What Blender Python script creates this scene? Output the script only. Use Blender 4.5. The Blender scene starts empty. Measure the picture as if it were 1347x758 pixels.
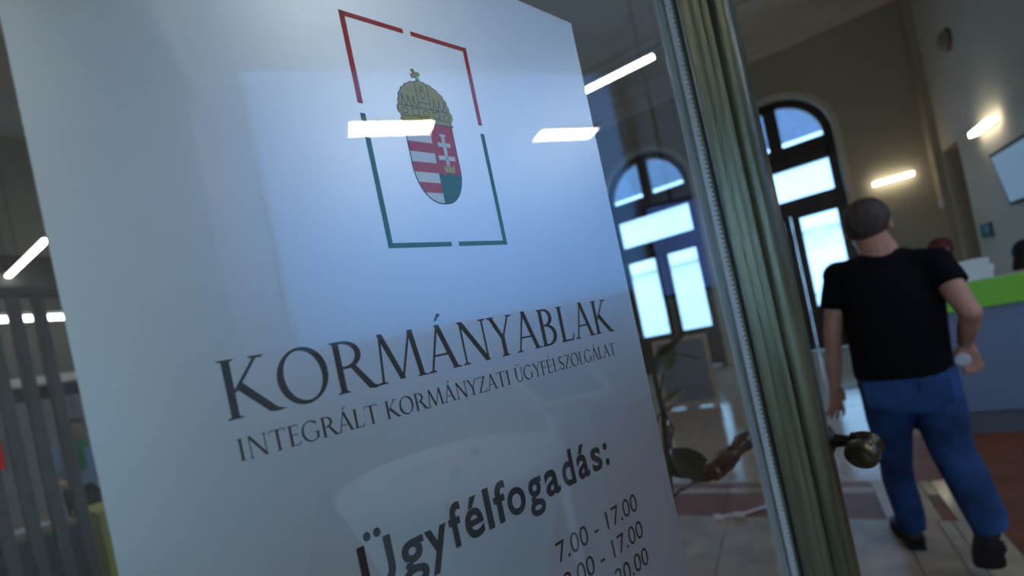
import bpy, bmesh, math, random
from mathutils import Vector, Matrix
random.seed(4)
R = math.radians
SC = bpy.context.scene
COL = SC.collection

# ------------------------------------------------------------------ camera
F = 16 / 36 * 1347            # focal length in pixels of the 1347 px frame
RHO = R(12.0)                 # roll
YAW = R(31.3)                 # camera heading is turned left of the hall's long axis
CX, CY = 673.5, 449.0         # principal point (the photograph is cropped at the bottom)
EYE = 1.4
fw = Vector((-math.sin(YAW), math.cos(YAW), 0))
rt = Vector((math.cos(YAW), math.sin(YAW), 0))
up = Vector((0, 0, 1))
cam_d = bpy.data.cameras.new('camera')
cam = bpy.data.objects.new('camera', cam_d); COL.objects.link(cam)
cam_d.sensor_width = 36; cam_d.lens = 16
cam_d.shift_y = (CY - 379.0) / 1347
cam_d.clip_start = 0.02; cam_d.clip_end = 200
cup = up * math.cos(RHO) + rt * math.sin(RHO)
crt = rt * math.cos(RHO) - up * math.sin(RHO)
m = Matrix((crt, cup, -fw)).transposed().to_4x4(); m.translation = Vector((0, 0, EYE))
cam.matrix_world = m
cam_d.dof.use_dof = True; cam_d.dof.focus_distance = 0.40; cam_d.dof.aperture_fstop = 3.8
SC.camera = cam
# ------------------------------------------------------------------ sky, exposure
w = bpy.data.worlds.new('sky'); SC.world = w; w.use_nodes = True
bg = w.node_tree.nodes['Background']
bg.inputs['Color'].default_value = (0.33, 0.61, 1.0, 1); bg.inputs['Strength'].default_value = 6.0
SC.view_settings.view_transform = 'Standard'; SC.view_settings.look = 'None'
SC.view_settings.gamma = 1; SC.view_settings.exposure = 0; SC.view_settings.use_curve_mapping = False

# ------------------------------------------------------------------ geometry of sight lines (real positions)
def ray(x, y):
    c, s = math.cos(RHO), math.sin(RHO); dx, dy = x - CX, y - CY
    return rt * ((dx * c - dy * s) / F) + fw - up * ((dx * s + dy * c) / F)
def at_y(x, y, p): r = ray(x, y); return Vector((0, 0, EYE)) + r * (p / r.y)
def at_x(x, y, q): r = ray(x, y); return Vector((0, 0, EYE)) + r * (q / r.x)
def at_z(x, y, z): r = ray(x, y); return Vector((0, 0, EYE)) + r * ((z - EYE) / r.z)
def at_d(x, y, d): return Vector((0, 0, EYE)) + ray(x, y) * d

# ------------------------------------------------------------------ mesh helpers
class MB:
    def __init__(s): s.v = []; s.f = []; s.mi = []
    def add(s, vs, fs, mi=0):
        n = len(s.v); s.v += [Vector(a) for a in vs]; s.f += [tuple(i + n for i in f) for f in fs]; s.mi += [mi] * len(fs); return s
    def box(s, a, b, mi=0, M=None, bev=0):
        x0, y0, z0 = a; x1, y1, z1 = b
        if bev:
            e = bev; sx, sy, sz = (x1-x0)/2, (y1-y0)/2, (z1-z0)/2; c = Vector(((x0+x1)/2, (y0+y1)/2, (z0+z1)/2))
            bm = bmesh.new(); bmesh.ops.create_cube(bm, size=1, matrix=Matrix.Translation(c) @ Matrix.Diagonal((2*sx, 2*sy, 2*sz, 1)))
            bmesh.ops.bevel(bm, geom=bm.edges[:], offset=e, segments=2, affect='EDGES', profile=0.5)
            vs = [v.co.copy() for v in bm.verts]; bm.verts.index_update(); fs = [tuple(v.index for v in f.verts) for f in bm.faces]; bm.free()
        else:
            vs = [Vector(p) for p in ((x0,y0,z0),(x1,y0,z0),(x1,y1,z0),(x0,y1,z0),(x0,y0,z1),(x1,y0,z1),(x1,y1,z1),(x0,y1,z1))]
            fs = [(0,3,2,1),(4,5,6,7),(0,1,5,4),(1,2,6,5),(2,3,7,6),(3,0,4,7)]
        if M: vs = [M @ v for v in vs]
        return s.add(vs, fs, mi)
    def tube(s, pts, rad, n=12, mi=0, cap=True):
        pts = [Vector(p) for p in pts]; k = len(pts)
        rad = rad if isinstance(rad, (list, tuple)) else [rad] * k
        vs = []; prev = None
        for i, p in enumerate(pts):
            t = (pts[min(i+1, k-1)] - pts[max(i-1, 0)]).normalized()
            if prev is None:
                a = Vector((0, 0, 1)) if abs(t.z) < .9 else Vector((1, 0, 0)); u = t.cross(a).normalized()
            else: u = (prev - t * prev.dot(t)).normalized()
            prev = u; v = t.cross(u); r = rad[i]
            ru, rv = r if isinstance(r, tuple) else (r, r)
            for j in range(n):
                an = 2 * math.pi * j / n; vs.append(p + u * (math.cos(an) * ru) + v * (math.sin(an) * rv))
        fs = [(i*n+j, i*n+(j+1) % n, (i+1)*n+(j+1) % n, (i+1)*n+j) for i in range(k-1) for j in range(n)]
        if cap: fs += [tuple(range(n))[::-1], tuple((k-1)*n + j for j in range(n))]
        return s.add(vs, fs, mi)
    def rings(s, rings, mi=0, cap=True):
        n = len(rings[0]); k = len(rings); vs = [p for r in rings for p in r]
        fs = [(i*n+j, i*n+(j+1) % n, (i+1)*n+(j+1) % n, (i+1)*n+j) for i in range(k-1) for j in range(n)]
        if cap: fs += [tuple(range(n))[::-1], tuple((k-1)*n + j for j in range(n))]
        return s.add(vs, fs, mi)
    def lathe(s, o, axis, prof, n=24, mi=0):
        axis = Vector(axis).normalized(); a = Vector((0, 0, 1)) if abs(axis.z) < .9 else Vector((1, 0, 0))
        u = axis.cross(a).normalized(); v = axis.cross(u); o = Vector(o)
        return s.rings([[o + axis * h + (u * math.cos(2*math.pi*j/n) + v * math.sin(2*math.pi*j/n)) * max(r, 1e-4) for j in range(n)] for h, r in prof], mi)
    def ball(s, c, r, n=16, mi=0, M=None):
        c = Vector(c); r = r if isinstance(r, (tuple, list)) else (r, r, r); rs = []
        for i in range(1, n):
            th = math.pi * i / n
            rs.append([Vector((math.sin(th)*math.cos(2*math.pi*j/n)*r[0], math.sin(th)*math.sin(2*math.pi*j/n)*r[1], math.cos(th)*r[2])) for j in range(n)])
        rs = [[(c + (M @ p if M else p)) for p in q] for q in rs]
        return s.rings(rs, mi)
    def prism(s, poly, fn, mi=0):
        """poly: list of 2-D points; fn(p, side) -> 3-D; side 0/1"""
        n = len(poly); vs = [fn(p, 0) for p in poly] + [fn(p, 1) for p in poly]
        fs = [tuple(range(n))[::-1], tuple(range(n, 2*n))] + [(i, (i+1) % n, (i+1) % n + n, i + n) for i in range(n)]
        return s.add(vs, fs, mi)
    def mesh(s, name, mats, parent=None, smooth=False):
        me = bpy.data.meshes.new(name)
        vs = s.v
        if parent is not None:
            inv = MW[parent.name].inverted(); vs = [inv @ v for v in vs]
        me.from_pydata([tuple(v) for v in vs], [], s.f)
        for mm in (mats if isinstance(mats, (list, tuple)) else [mats]): me.materials.append(mm)
        me.polygons.foreach_set('material_index', s.mi)
        bm = bmesh.new(); bm.from_mesh(me); bmesh.ops.recalc_face_normals(bm, faces=bm.faces[:]); bm.to_mesh(me); bm.free()
        if smooth:
            me.polygons.foreach_set('use_smooth', [True] * len(me.polygons))
            if smooth != 'all': me.set_sharp_from_angle(angle=R(40))
        return me
    def build(s, name, mats, parent=None, smooth=False):
        o = bpy.data.objects.new(name, s.mesh(name, mats, parent, smooth)); COL.objects.link(o)
        MW[o.name] = Matrix.Identity(4) if parent is None else MW[parent.name].copy()
        if parent is not None: o.parent = parent
        return o
MW = {}
def thing(name, label, cat, loc=(0,0,0), rz=0, group=None):
    o = bpy.data.objects.new(name, None); COL.objects.link(o); o.empty_display_size = .1
    o.location = loc; o.rotation_euler = (0, 0, rz)
    MW[o.name] = Matrix.Translation(Vector(loc)) @ Matrix.Rotation(rz, 4, 'Z')
    return tag(o, label, cat, group)
def tag(o, label=None, cat=None, group=None, kind=None):
    if label: o['label'] = label
    if cat: o['category'] = cat
    if group: o['group'] = group
    if kind: o['kind'] = kind
    return o
def struct(name, mb, mat, label, cat=None, parent=None, smooth=False):
    o = mb.build(name, mat, parent, smooth); tag(o, label, cat or name.split('_')[0], kind='structure'); return o
def remesh(o, vox, smooth=6, fac=.5):
    a = o.modifiers.new('r', 'REMESH'); a.mode = 'VOXEL'; a.voxel_size = vox; a.use_smooth_shade = True
    b = o.modifiers.new('s', 'SMOOTH'); b.iterations = smooth; b.factor = fac
    bpy.context.view_layer.update()
    dg = bpy.context.evaluated_depsgraph_get(); me = bpy.data.meshes.new_from_object(o.evaluated_get(dg))
    old = o.data; o.modifiers.clear(); o.data = me
    me.materials.clear()
    for mm in old.materials: me.materials.append(mm)
    me.polygons.foreach_set('use_smooth', [True] * len(me.polygons)); return o

# ------------------------------------------------------------------ materials
def nmat(name):
    mt = bpy.data.materials.new(name); mt.use_nodes = True; nt = mt.node_tree
    return mt, nt, nt.nodes['Principled BSDF']
def mat(name, col, rough=.6, metal=0, var=0, scale=8, bump=0, stretch=(1,1,1), spec=.5, emit=None, est=0, coat=0, sheen=0, rvar=0, detail=4, bscale=None, trans=0, ior=1.45, alpha=1):
    mt, nt, b = nmat(name); N = nt.nodes; L = nt.links
    b.inputs['Base Color'].default_value = (*col, 1); b.inputs['Roughness'].default_value = rough
    b.inputs['Metallic'].default_value = metal; b.inputs['Specular IOR Level'].default_value = spec
    b.inputs['Coat Weight'].default_value = coat; b.inputs['Transmission Weight'].default_value = trans; b.inputs['IOR'].default_value = ior
    b.inputs['Alpha'].default_value = alpha
    if emit: b.inputs['Emission Color'].default_value = (*emit, 1); b.inputs['Emission Strength'].default_value = est
    if var or bump or rvar:
        tc = N.new('ShaderNodeTexCoord'); mp = N.new('ShaderNodeMapping'); mp.inputs['Scale'].default_value = stretch
        L.new(tc.outputs['Object'], mp.inputs[0])
        nz = N.new('ShaderNodeTexNoise'); nz.inputs['Scale'].default_value = scale; nz.inputs['Detail'].default_value = detail
        L.new(mp.outputs[0], nz.inputs['Vector'])
        if var:
            rp = N.new('ShaderNodeValToRGB')
            rp.color_ramp.elements[0].position = .3; rp.color_ramp.elements[1].position = .7
            rp.color_ramp.elements[0].color = (*[max(0, c*(1-var)) for c in col], 1); rp.color_ramp.elements[1].color = (*[min(1, c*(1+var)) for c in col], 1)
            L.new(nz.outputs['Fac'], rp.inputs[0]); L.new(rp.outputs[0], b.inputs['Base Color'])
        if rvar:
            mr = N.new('ShaderNodeMapRange'); mr.inputs[3].default_value = max(0, rough-rvar); mr.inputs[4].default_value = min(1, rough+rvar)
            L.new(nz.outputs['Fac'], mr.inputs[0]); L.new(mr.outputs[0], b.inputs['Roughness'])
        if bump:
            bp = N.new('ShaderNodeBump'); bp.inputs['Strength'].default_value = bump; bp.inputs['Distance'].default_value = .01
            src = nz
            if bscale:
                src = N.new('ShaderNodeTexNoise'); src.inputs['Scale'].default_value = bscale; L.new(mp.outputs[0], src.inputs['Vector'])
            L.new(src.outputs['Fac'], bp.inputs['Height']); L.new(bp.outputs[0], b.inputs['Normal'])
    return mt
def glass_mat(name, f0=.04, tint=(.93, .97, .95)):
    mt, nt, b = nmat(name); N = nt.nodes; L = nt.links; N.remove(b)
    g = N.new('ShaderNodeNewGeometry'); d = N.new('ShaderNodeVectorMath'); d.operation = 'DOT_PRODUCT'
    L.new(g.outputs['Incoming'], d.inputs[0]); L.new(g.outputs['Normal'], d.inputs[1])
    def mth(op, a, bb=None):
        x = N.new('ShaderNodeMath'); x.operation = op
        for i, v in enumerate((a, bb)):
            if v is None: continue
            if isinstance(v, (int, float)): x.inputs[i].default_value = v
            else: L.new(v, x.inputs[i])
        return x.outputs[0]
    c = mth('ABSOLUTE', d.outputs['Value']); om = mth('SUBTRACT', 1.0, c); p5 = mth('POWER', om, 5.0)
    fr = mth('ADD', mth('MULTIPLY', p5, 1 - f0), f0)
    tr = N.new('ShaderNodeBsdfTransparent'); tr.inputs[0].default_value = (*tint, 1)
    gl = N.new('ShaderNodeBsdfGlossy'); gl.inputs['Roughness'].default_value = 0.0
    mx = N.new('ShaderNodeMixShader'); L.new(fr, mx.inputs[0]); L.new(tr.outputs[0], mx.inputs[1]); L.new(gl.outputs[0], mx.inputs[2])
    L.new(mx.outputs[0], N['Material Output'].inputs[0]); return mt
def emis(name, col, s):
    mt, nt, b = nmat(name); b.inputs['Base Color'].default_value = (.8, .8, .8, 1)
    b.inputs['Emission Color'].default_value = (*col, 1); b.inputs['Emission Strength'].default_value = s; return mt

M_glass = glass_mat('door_glass', .062, (.97, .99, .98))
M_wglass = glass_mat('window_glass', .04, (.95, .98, 1))
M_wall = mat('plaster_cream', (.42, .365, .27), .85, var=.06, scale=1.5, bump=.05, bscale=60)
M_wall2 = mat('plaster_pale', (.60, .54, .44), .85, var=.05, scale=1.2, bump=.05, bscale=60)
M_ceil = mat('plaster_ceiling', (.66, .59, .49), .9, var=.04, scale=1)
M_sticker = mat('satin_film', (.72, .76, .80), .38, metal=.93, var=.02, scale=3, spec=.7)
M_bronze_wood = mat('weathered_bronze_green', (.11, .11, .06), .30, metal=.5, var=.45, scale=14, stretch=(6, 6, .25), bump=.12, bscale=120, rvar=.12, detail=8, spec=.7)
M_gasket = mat('polished_gasket', (.85, .9, .95), .25, metal=.6, spec=.8)
M_seal = mat('black_seal', (.004, .008, .016), .4)
M_darkwood = mat('dark_oak_frame', (.055, .04, .028), .45, var=.3, scale=6, stretch=(1, 1, .2), bump=.1)
M_brass = mat('aged_brass', (.12, .095, .06), .3, metal=.85, var=.4, scale=30, bump=.15, rvar=.1)
M_iron = mat('dark_bronze', (.045, .035, .028), .28, metal=.8, var=.3, scale=30)
M_marble = mat('beige_marble', (.36, .29, .21), .33, var=.35, scale=5, detail=8, rvar=.05, spec=.4)
M_marble2 = mat('pale_marble', (.44, .35, .25), .13, var=.14, scale=6, detail=8, rvar=.04, spec=.5)
M_red = mat('red_brown_marble', (.20, .07, .03), .45, var=.25, scale=6, detail=8, rvar=.05, spec=.3)
M_grout = mat('grout', (.12, .10, .08), .8)
M_black = mat('black', (.006, .006, .007), .6)
M_white = mat('white_enamel', (.88, .89, .90), .4)
M_paper = mat('paper', (.78, .80, .84), .8, var=.04, scale=20)
M_cloth = mat('white_stretch_cloth', (.90, .91, .93), .8, var=.02, scale=4)
M_ink = mat('dark_ink', (.012, .02, .03), .55)
M_inkblack = mat('black_ink', (.006, .008, .012), .5)
M_redink = mat('red_ink', (.62, .035, .03), .5)
M_greenink = mat('green_ink', (.005, .15, .085), .5)
M_gold = mat('gold_ink', (.55, .43, .10), .5, var=.1, scale=200)
M_whiteink = mat('white_ink', (.82, .83, .84), .5)
M_lamp = emis('lamp_diffuser', (1, .97, .93), 14)
M_panel = emis('panel_diffuser', (1, .96, .90), 26)
M_sconce = emis('sconce_diffuser', (1, .93, .72), 8)
M_screen = emis('screen_blue', (.18, .42, .70), .22)
M_screen2 = emis('screen_deep_blue', (.03, .12, .5), 1.6)
M_green = mat('lime_laminate', (.20, .62, .02), .35)
M_bluegrey = mat('blue_grey_laminate', (.16, .215, .33), .45, var=.04, scale=3)
M_slat = mat('mauve_grey_slat', (.14, .105, .09), .5, var=.08, scale=3)
M_skin = mat('skin', (.50, .25, .17), .5, var=.12, scale=12, bump=.03)
M_tee = mat('black_cotton', (.004, .004, .006), .9, bump=.1, scale=30, spec=.2)
M_jeans = mat('blue_denim', (.014, .050, .155), .85, var=.6, scale=7, bump=.12, bscale=90, detail=3)
M_hair = mat('brown_hair', (.065, .045, .035), .6, var=.6, scale=40, stretch=(1, 1, .3), bump=.9)
M_redhair = mat('red_hair', (.12, .01, .012), .6, var=.4, scale=60, bump=.4)
M_darkhair = mat('dark_hair', (.008, .006, .006), .6, var=.3, scale=60, bump=.4)
M_shoe = mat('black_leather', (.008, .008, .009), .5, bump=.1, scale=40)
M_sole = mat('rubber_sole', (.012, .013, .018), .8, bump=.2, scale=60)
M_leaf = mat('dark_green_leaf', (.006, .03, .012), .3, var=.3, scale=9)
M_stem = mat('plant_stem', (.05, .045, .025), .6)
M_pot = mat('grey_pot', (.14, .14, .14), .6)
M_soil = mat('soil', (.02, .014, .01), .95, bump=.6, scale=40)
M_clear = mat('clear_plastic', (.85, .92, 1), .12, trans=.35, ior=1.3)
M_facade = mat('pale_facade', (.82, .80, .76), .9, var=.05, scale=1)
M_fglass = mat('facade_glass', (.06, .10, .16), .1)
M_street = mat('street', (.35, .34, .33), .9, var=.1, scale=2)
M_frost = mat('frosted_film', (.9, .94, .97), .6, trans=1, ior=1.02)
M_yellow = mat('yellow_green_laminate', (.62, .62, .07), .5)
M_deskwood = mat('desk_wood', (.25, .15, .09), .5, var=.2, scale=8, stretch=(1, 6, 1))
M_grey = mat('grey_laminate', (.10, .12, .15), .35)
M_signgreen = mat('sign_green', (.02, .16, .13), .5)
M_greenshirt = mat('green_cotton', (.03, .30, .12), .9)
M_blueshirt = mat('pale_blue_cotton', (.35, .50, .72), .9)
M_dark = mat('dark_cloth', (.01, .01, .012), .9)

def translucent(name, col):
    mt, nt, b = nmat(name); nt.nodes.remove(b); t_ = nt.nodes.new('ShaderNodeBsdfTranslucent'); t_.inputs[0].default_value = (*col, 1)
    d = nt.nodes.new('ShaderNodeBsdfDiffuse'); d.inputs[0].default_value = (*col, 1); a = nt.nodes.new('ShaderNodeMixShader'); a.inputs[0].default_value = .3
    nt.links.new(t_.outputs[0], a.inputs[1]); nt.links.new(d.outputs[0], a.inputs[2]); nt.links.new(a.outputs[0], nt.nodes['Material Output'].inputs[0]); return mt
M_milk = translucent('milky_glass', (.46, .54, .65))
WY0, WY1, WZ0, WZ1 = -.32, 5.6, 1.80, 5.98
# ================================================================== SETTING
WX, YW = 2.5, 10.3            # side wall with the screen, window wall
# floor
fl = MB().box((-9, -3.2, -.12), (7, 11, -.006))
floor = struct('floor', fl, M_grout, 'polished stone floor of beige slabs and red brown bands', 'floor')
def slab(name, x0, x1, y0, y1, mt, cache={}):
    g = .0025; key = (round(x1-x0, 3), round(y1-y0, 3), mt.name)
    if key not in cache:
        b = MB().box((-(x1-x0)/2+g, -(y1-y0)/2+g, -.02), ((x1-x0)/2-g, (y1-y0)/2-g, 0), bev=.0012); cache[key] = b.mesh(name, mt)
    o = bpy.data.objects.new(name, cache[key]); COL.objects.link(o); o.parent = floor; o.location = ((x0+x1)/2, (y0+y1)/2, 0); MW[o.name] = Matrix.Translation(o.location)
    return o
def field(name, x0, x1, y0, y1, sx, sy, mt):
    nx = max(1, round((x1-x0)/sx)); ny = max(1, round((y1-y0)/sy))
    for i in range(nx):
        for j in range(ny):
            slab(name, x0+(x1-x0)*i/nx, x0+(x1-x0)*(i+1)/nx, y0+(y1-y0)*j/ny, y0+(y1-y0)*(j+1)/ny, mt)
field('marble_slab', -4.0, .30, -1.0, 3.11, .86, .82, M_marble)
field('marble_slab', .30, .46, -1.0, 3.11, .16, .82, M_marble2)
field('marble_slab', .46, .52, -1.0, 3.11, .06, .82, M_marble)
field('marble_slab', .52, .68, -1.0, 3.11, .16, .82, M_marble2)
field('marble_slab', .68, 3.0, -1.0, -.35, .77, .65, M_marble)
field('marble_inlay', .68, 6.0, -.35, 3.11, .88, .86, M_red)  # unseen floor, coloured dark to deepen the film's lower reflection
field('marble_inlay', -4.0, .25, 3.11, 3.49, .85, .38, M_red)
field('marble_border', -4.0, .25, 3.49, 3.59, .85, .10, M_marble2)
field('marble_inlay', -4.0, .25, 3.59, 3.68, .85, .09, M_red)
field('marble_border', .25, .49, 3.11, 3.68, .24, .57, M_marble2)
field('marble_inlay', .49, .545, 3.11, 3.45, .06, .34, M_red)
field('marble_border', .49, .545, 3.45, 3.68, .06, .23, M_marble2)
field('marble_border', .545, .64, 3.11, 3.68, .1, .57, M_marble2)
field('marble_inlay', .64, 6.0, 3.11, 3.68, .77, .57, M_red)
field('marble_inlay', .46, 6.0, 3.68, 4.62, .79, .47, M_red)
field('marble_slab', -4.0, .46, 3.68, 4.62, .89, .94, M_marble2)
field('marble_slab', -4.0, 6.0, 4.62, 5.8, 1.0, 1.18, M_marble2)
field('marble_slab', -4.0, 2.5, 5.8, 6.6, 1.08, .8, M_marble2)
field('marble_inlay', -4.0, 2.5, 6.6, 6.85, 1.08, .25, M_red)
field('marble_slab', -4.0, 2.5, 6.85, 10.3, 1.08, .86, M_marble2)
field('marble_slab', -.75, 3.0, -2.9, -1.0, .94, .8, M_marble)
field('marble_slab', -9.0, -4.0, -1.0, 10.3, 1.67, 1.61, M_marble)
# ceiling
struct('ceiling', MB().box((-9, -1.0, 6.05), (6.5, 11, 6.3)), M_ceil, 'plain grey plaster ceiling above the hall', 'ceiling')
# window wall with arched openings
CW = [(.35, .90), (-2.13, .90), (-4.61, .90)]; SP = 3.92
def arch_pts(cx, hw, sp, z0, n=24, r=None):
    r = r or hw
    return [(cx + hw, z0), (cx + hw, sp)] + [(cx + hw * math.cos(math.pi*i/n), sp + r * math.sin(math.pi*i/n)) for i in range(1, n)] + [(cx - hw, sp), (cx - hw, z0)]
ww = MB()
xs = [-9.0]
for cx, hw in sorted(CW): xs += [cx-hw, cx+hw]
xs.append(WX + .3)
y0, y1 = YW, YW + .45
for i in range(0, len(xs), 2): ww.box((xs[i], y0, 0), (xs[i+1], y1, 6.1))
for cx, hw in CW:
    n = 24; sp = SP
    arc = [(cx + hw * math.cos(math.pi*i/n), sp + hw * math.sin(math.pi*i/n)) for i in range(n+1)]
    for i in range(n):
        a, b = arc[i], arc[i+1]
        ww.prism([(a[0], a[1]), (a[0], 6.1), (b[0], 6.1), (b[0], b[1])], lambda p, s: (p[0], y1 if s else y0, p[1]))
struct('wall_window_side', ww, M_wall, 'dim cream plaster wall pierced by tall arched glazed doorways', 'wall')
# archivolt mouldings + window units
def ring_prism(mb, cx, ro, ri, sp, z0, ya, yb, n=24, mi=0):
    o = arch_pts(cx, ro, sp, z0, n); i_ = arch_pts(cx, ri, sp, z0, n)
    for k in range(len(o)-1):
        mb.prism([o[k], o[k+1], i_[k+1], i_[k]], lambda p, s: (p[0], yb if s else ya, p[1]), mi)
for wi, (cx, hw) in enumerate(CW):
    root = thing('window_%d' % (wi+1), ['tall arched glazed doorway nearest the corner, behind the walking man', 'tall arched glazed doorway seen through the open glass door', 'tall arched glazed doorway farthest along the wall'][wi], 'window', (cx, YW, 0)); root['kind'] = 'structure'
    b = MB(); ring_prism(b, cx, hw + .09, hw - .01, SP, 0, YW - .06, YW + .04); b.build('plaster_surround', M_wall2, root, True)
    ya, yb = YW + .10, YW + .20
    b = MB(); ring_prism(b, cx, hw + .01, hw - .14, SP, 0, ya, yb)
    b.box((cx-hw+.1, ya, 3.50), (cx+hw-.1, yb, SP)); b.box((cx-hw+.1, ya-.05, 3.72), (cx+hw-.1, ya, 3.82))
    b.box((cx-.11, ya, SP), (cx+.11, yb, SP+hw-.1)); b.box((cx-hw+.1, ya, 2.62), (cx+hw-.1, yb, 2.92)); b.box((cx-hw+.1, ya-.05, 2.72), (cx+hw-.1, ya, 2.84))
    b.build('window_frame', M_darkwood, root, True)
    pz = [SP, SP + .02]
    # glass panes: fanlights, transom, door panes
    g = ya + .05
    for sgn in (-1, 1):
        n = 12; r = hw - .13; pts = [(cx + sgn*.10, SP-.01)] + [(cx + sgn*max(.10, r*math.cos(math.pi/2*i/n)), SP + (0 if i == 0 else r*math.sin(math.pi/2*i/n))) for i in range(n+1)]
        MB().prism(pts, lambda p, s: (p[0], g + .006*s, p[1])).build('fanlight_pane', M_wglass, root)
        dx0, dx1 = (cx + .14, cx + hw - .17) if sgn > 0 else (cx - hw + .17, cx - .14)
        lf = MB()
        X0, X1 = (cx + .005, cx + hw - .13) if sgn > 0 else (cx - hw + .13, cx - .005)
        lf.box((X0, ya+.01, .02), (dx0, yb-.02, 2.62)); lf.box((dx1, ya+.01, .02), (X1, yb-.02, 2.62))
        lf.box((dx0, ya+.01, 2.55), (dx1, yb-.02, 2.62)); lf.box((dx0, ya+.01, .02), (dx1, yb-.02, .85))
        lf.box((dx0+.06, ya-.015, .16), (dx1-.06, ya+.01, .72), bev=.006)
        d = lf.build('door_leaf', M_darkwood, root)
        h = MB(); hx = dx0 - .05 if sgn > 0 else dx1 + .05; h.tube([(hx, ya, 1.05), (hx, ya-.05, 1.05), (hx + sgn*.09, ya-.055, 1.05)], .009, 8); h.build('handle', M_brass, d, True)
        p = MB().box((dx0-.01, g, .84), (dx1+.01, g+.006, 2.56)).build('frosted_pane', M_wglass, root)
    MB().box((cx-hw+.13, g, 2.91), (cx+hw-.13, g+.006, 3.51)).build('transom_pane', M_wglass, root)
# side wall with the screen (doorway opening y 9.28..10.0, 2.92 high)
sw = MB()
sw.box((WX, 5.8, 0), (WX+.35, 9.28, 6.1)); sw.box((WX, 10.0, 0), (WX+.35, 10.3, 6.1)); sw.box((WX, 9.28, 2.92), (WX+.35, 10.0, 6.1))
sw.box((WX+.35, 5.8, 0), (6.3, 6.1, 6.1))
struct('wall_side', sw, M_wall2, 'pale plaster wall carrying the wall lamp and the blue screen', 'wall')
struct('door_2', MB().box((WX+.30, 9.2, 0), (WX+.36, 10.1, 3.0)), mat('doorway_shade', (.11, .10, .09), .7), 'dark grey slab filling the side wall doorway, coloured for the dimness beyond', 'door')  # grey slab in the opening; its colour stands for the dark beyond
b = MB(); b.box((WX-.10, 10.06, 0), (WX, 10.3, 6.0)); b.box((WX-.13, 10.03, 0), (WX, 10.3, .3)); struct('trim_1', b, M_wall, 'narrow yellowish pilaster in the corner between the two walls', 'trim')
struct('wall_right', MB().box((6.0, -.6, 0), (6.3, 5.8, WZ0)).box((6.0, -.6, WZ1), (6.3, 5.8, 6.1)).box((6.0, -.6, WZ0), (6.3, WY0, WZ1)).box((6.0, WY1, WZ0), (6.3, 5.8, WZ1)), M_wall2, 'pale wall at the right end of the hall beyond the counter', 'wall')
wr = thing('window_4', 'added unseen milky light panel in the right wall, casting soft blue light on the film', 'window', (6.1, 2.2, 3.5)); wr['kind'] = 'structure'  # added unseen window, put in for soft blue light on the film
MB().box((6.12, WY0, WZ0), (6.13, WY1, WZ1)).build('fill_pane', M_milk, wr)
b = MB(); b.box((6.08, WY0, WZ0), (6.2, WY1, WZ0+.05)); b.box((6.08, WY0, WZ1-.05), (6.2, WY1, WZ1)); b.box((6.08, WY0, WZ0), (6.2, WY0+.05, WZ1)); b.box((6.08, WY1-.05, WZ0), (6.2, WY1, WZ1)); b.build('window_frame', M_white, wr)
# left wall
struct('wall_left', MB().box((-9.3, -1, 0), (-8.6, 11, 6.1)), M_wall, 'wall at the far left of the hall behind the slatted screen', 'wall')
# entrance wall, with the opening the camera stands in
ew = MB(); ew.box((-9, -.75, 0), (-.75, -.35, 6.1)); ew.box((2.6, -.75, 0), (6.3, -.35, 6.1)); ew.box((-.75, -.75, 3.3), (2.6, -.35, 6.1))
struct('wall_entrance', ew, M_wall2, 'entrance wall with a wide opening towards the street', 'wall')
# porch behind the camera: side walls, ceiling, street front with a glazed opening
vb = MB(); vb.box((-1.15, -2.9, 0), (-.75, -.75, 3.3)); vb.box((3.0, -2.9, 0), (3.4, -.75, 3.3))
vb.box((-1.15, -3.2, 0), (.6, -2.9, 3.3)); vb.box((2.8, -3.2, 0), (3.4, -2.9, 3.3)); vb.box((.6, -3.2, 2.5), (2.8, -2.9, 3.3)); vb.box((.6, -3.2, 0), (2.8, -2.9, .8))
struct('wall_porch', vb, M_wall2, 'pale porch walls behind the camera with an opening to the street', 'wall')
struct('ceiling_2', MB().box((-1.15, -3.2, 3.3), (3.4, -.35, 3.5)), M_ceil, 'low porch ceiling behind the camera', 'ceiling')
b = MB().box((-30, -30, -.3), (30, -3.3, -.15)).build('street', M_street); tag(b, 'pale street surface in front of the entrance porch', 'ground', kind='structure')
# cornices
cr = MB()
for (a, bq, dz, dp) in ((5.62, 5.74, 0, .10), (5.74, 5.86, 0, .17), (5.86, 6.05, 0, .34)):
    cr.box((-8.7, YW-dp, a), (WX, YW, bq)); cr.box((WX-dp*.55, 5.8, a), (WX, YW, bq))
    cr.box((-8.7, -.35, a), (6, -.35+dp, bq)); cr.box((-8.6, -.35, a), (-8.6+dp, YW, bq)); cr.box((6-dp, -.35, a), (6, 5.8, bq)); cr.box((WX, 5.8-dp, a), (6, 5.8, bq))
struct('trim_2', cr, M_ceil, 'stepped plaster cornice running round the top of the walls', 'trim')
b = MB(); b.box((-8.6, YW-1.45, 6.0), (WX, YW-1.30, 6.05)); b.box((-8.6, YW-1.75, 5.985), (WX, YW-1.60, 6.05)); b.box((WX-1.4, 0, 6.0), (WX-1.28, YW, 6.05)); struct('trim_3', b, M_ceil, 'raised plaster bands on the ceiling parallel to the cornice', 'trim')
b = MB(); b.box((WX-.02, 5.8, 0), (WX, 9.28, .12)); struct('baseboard_side', b, M_white, 'low pale skirting along the side wall', 'baseboard')
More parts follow.
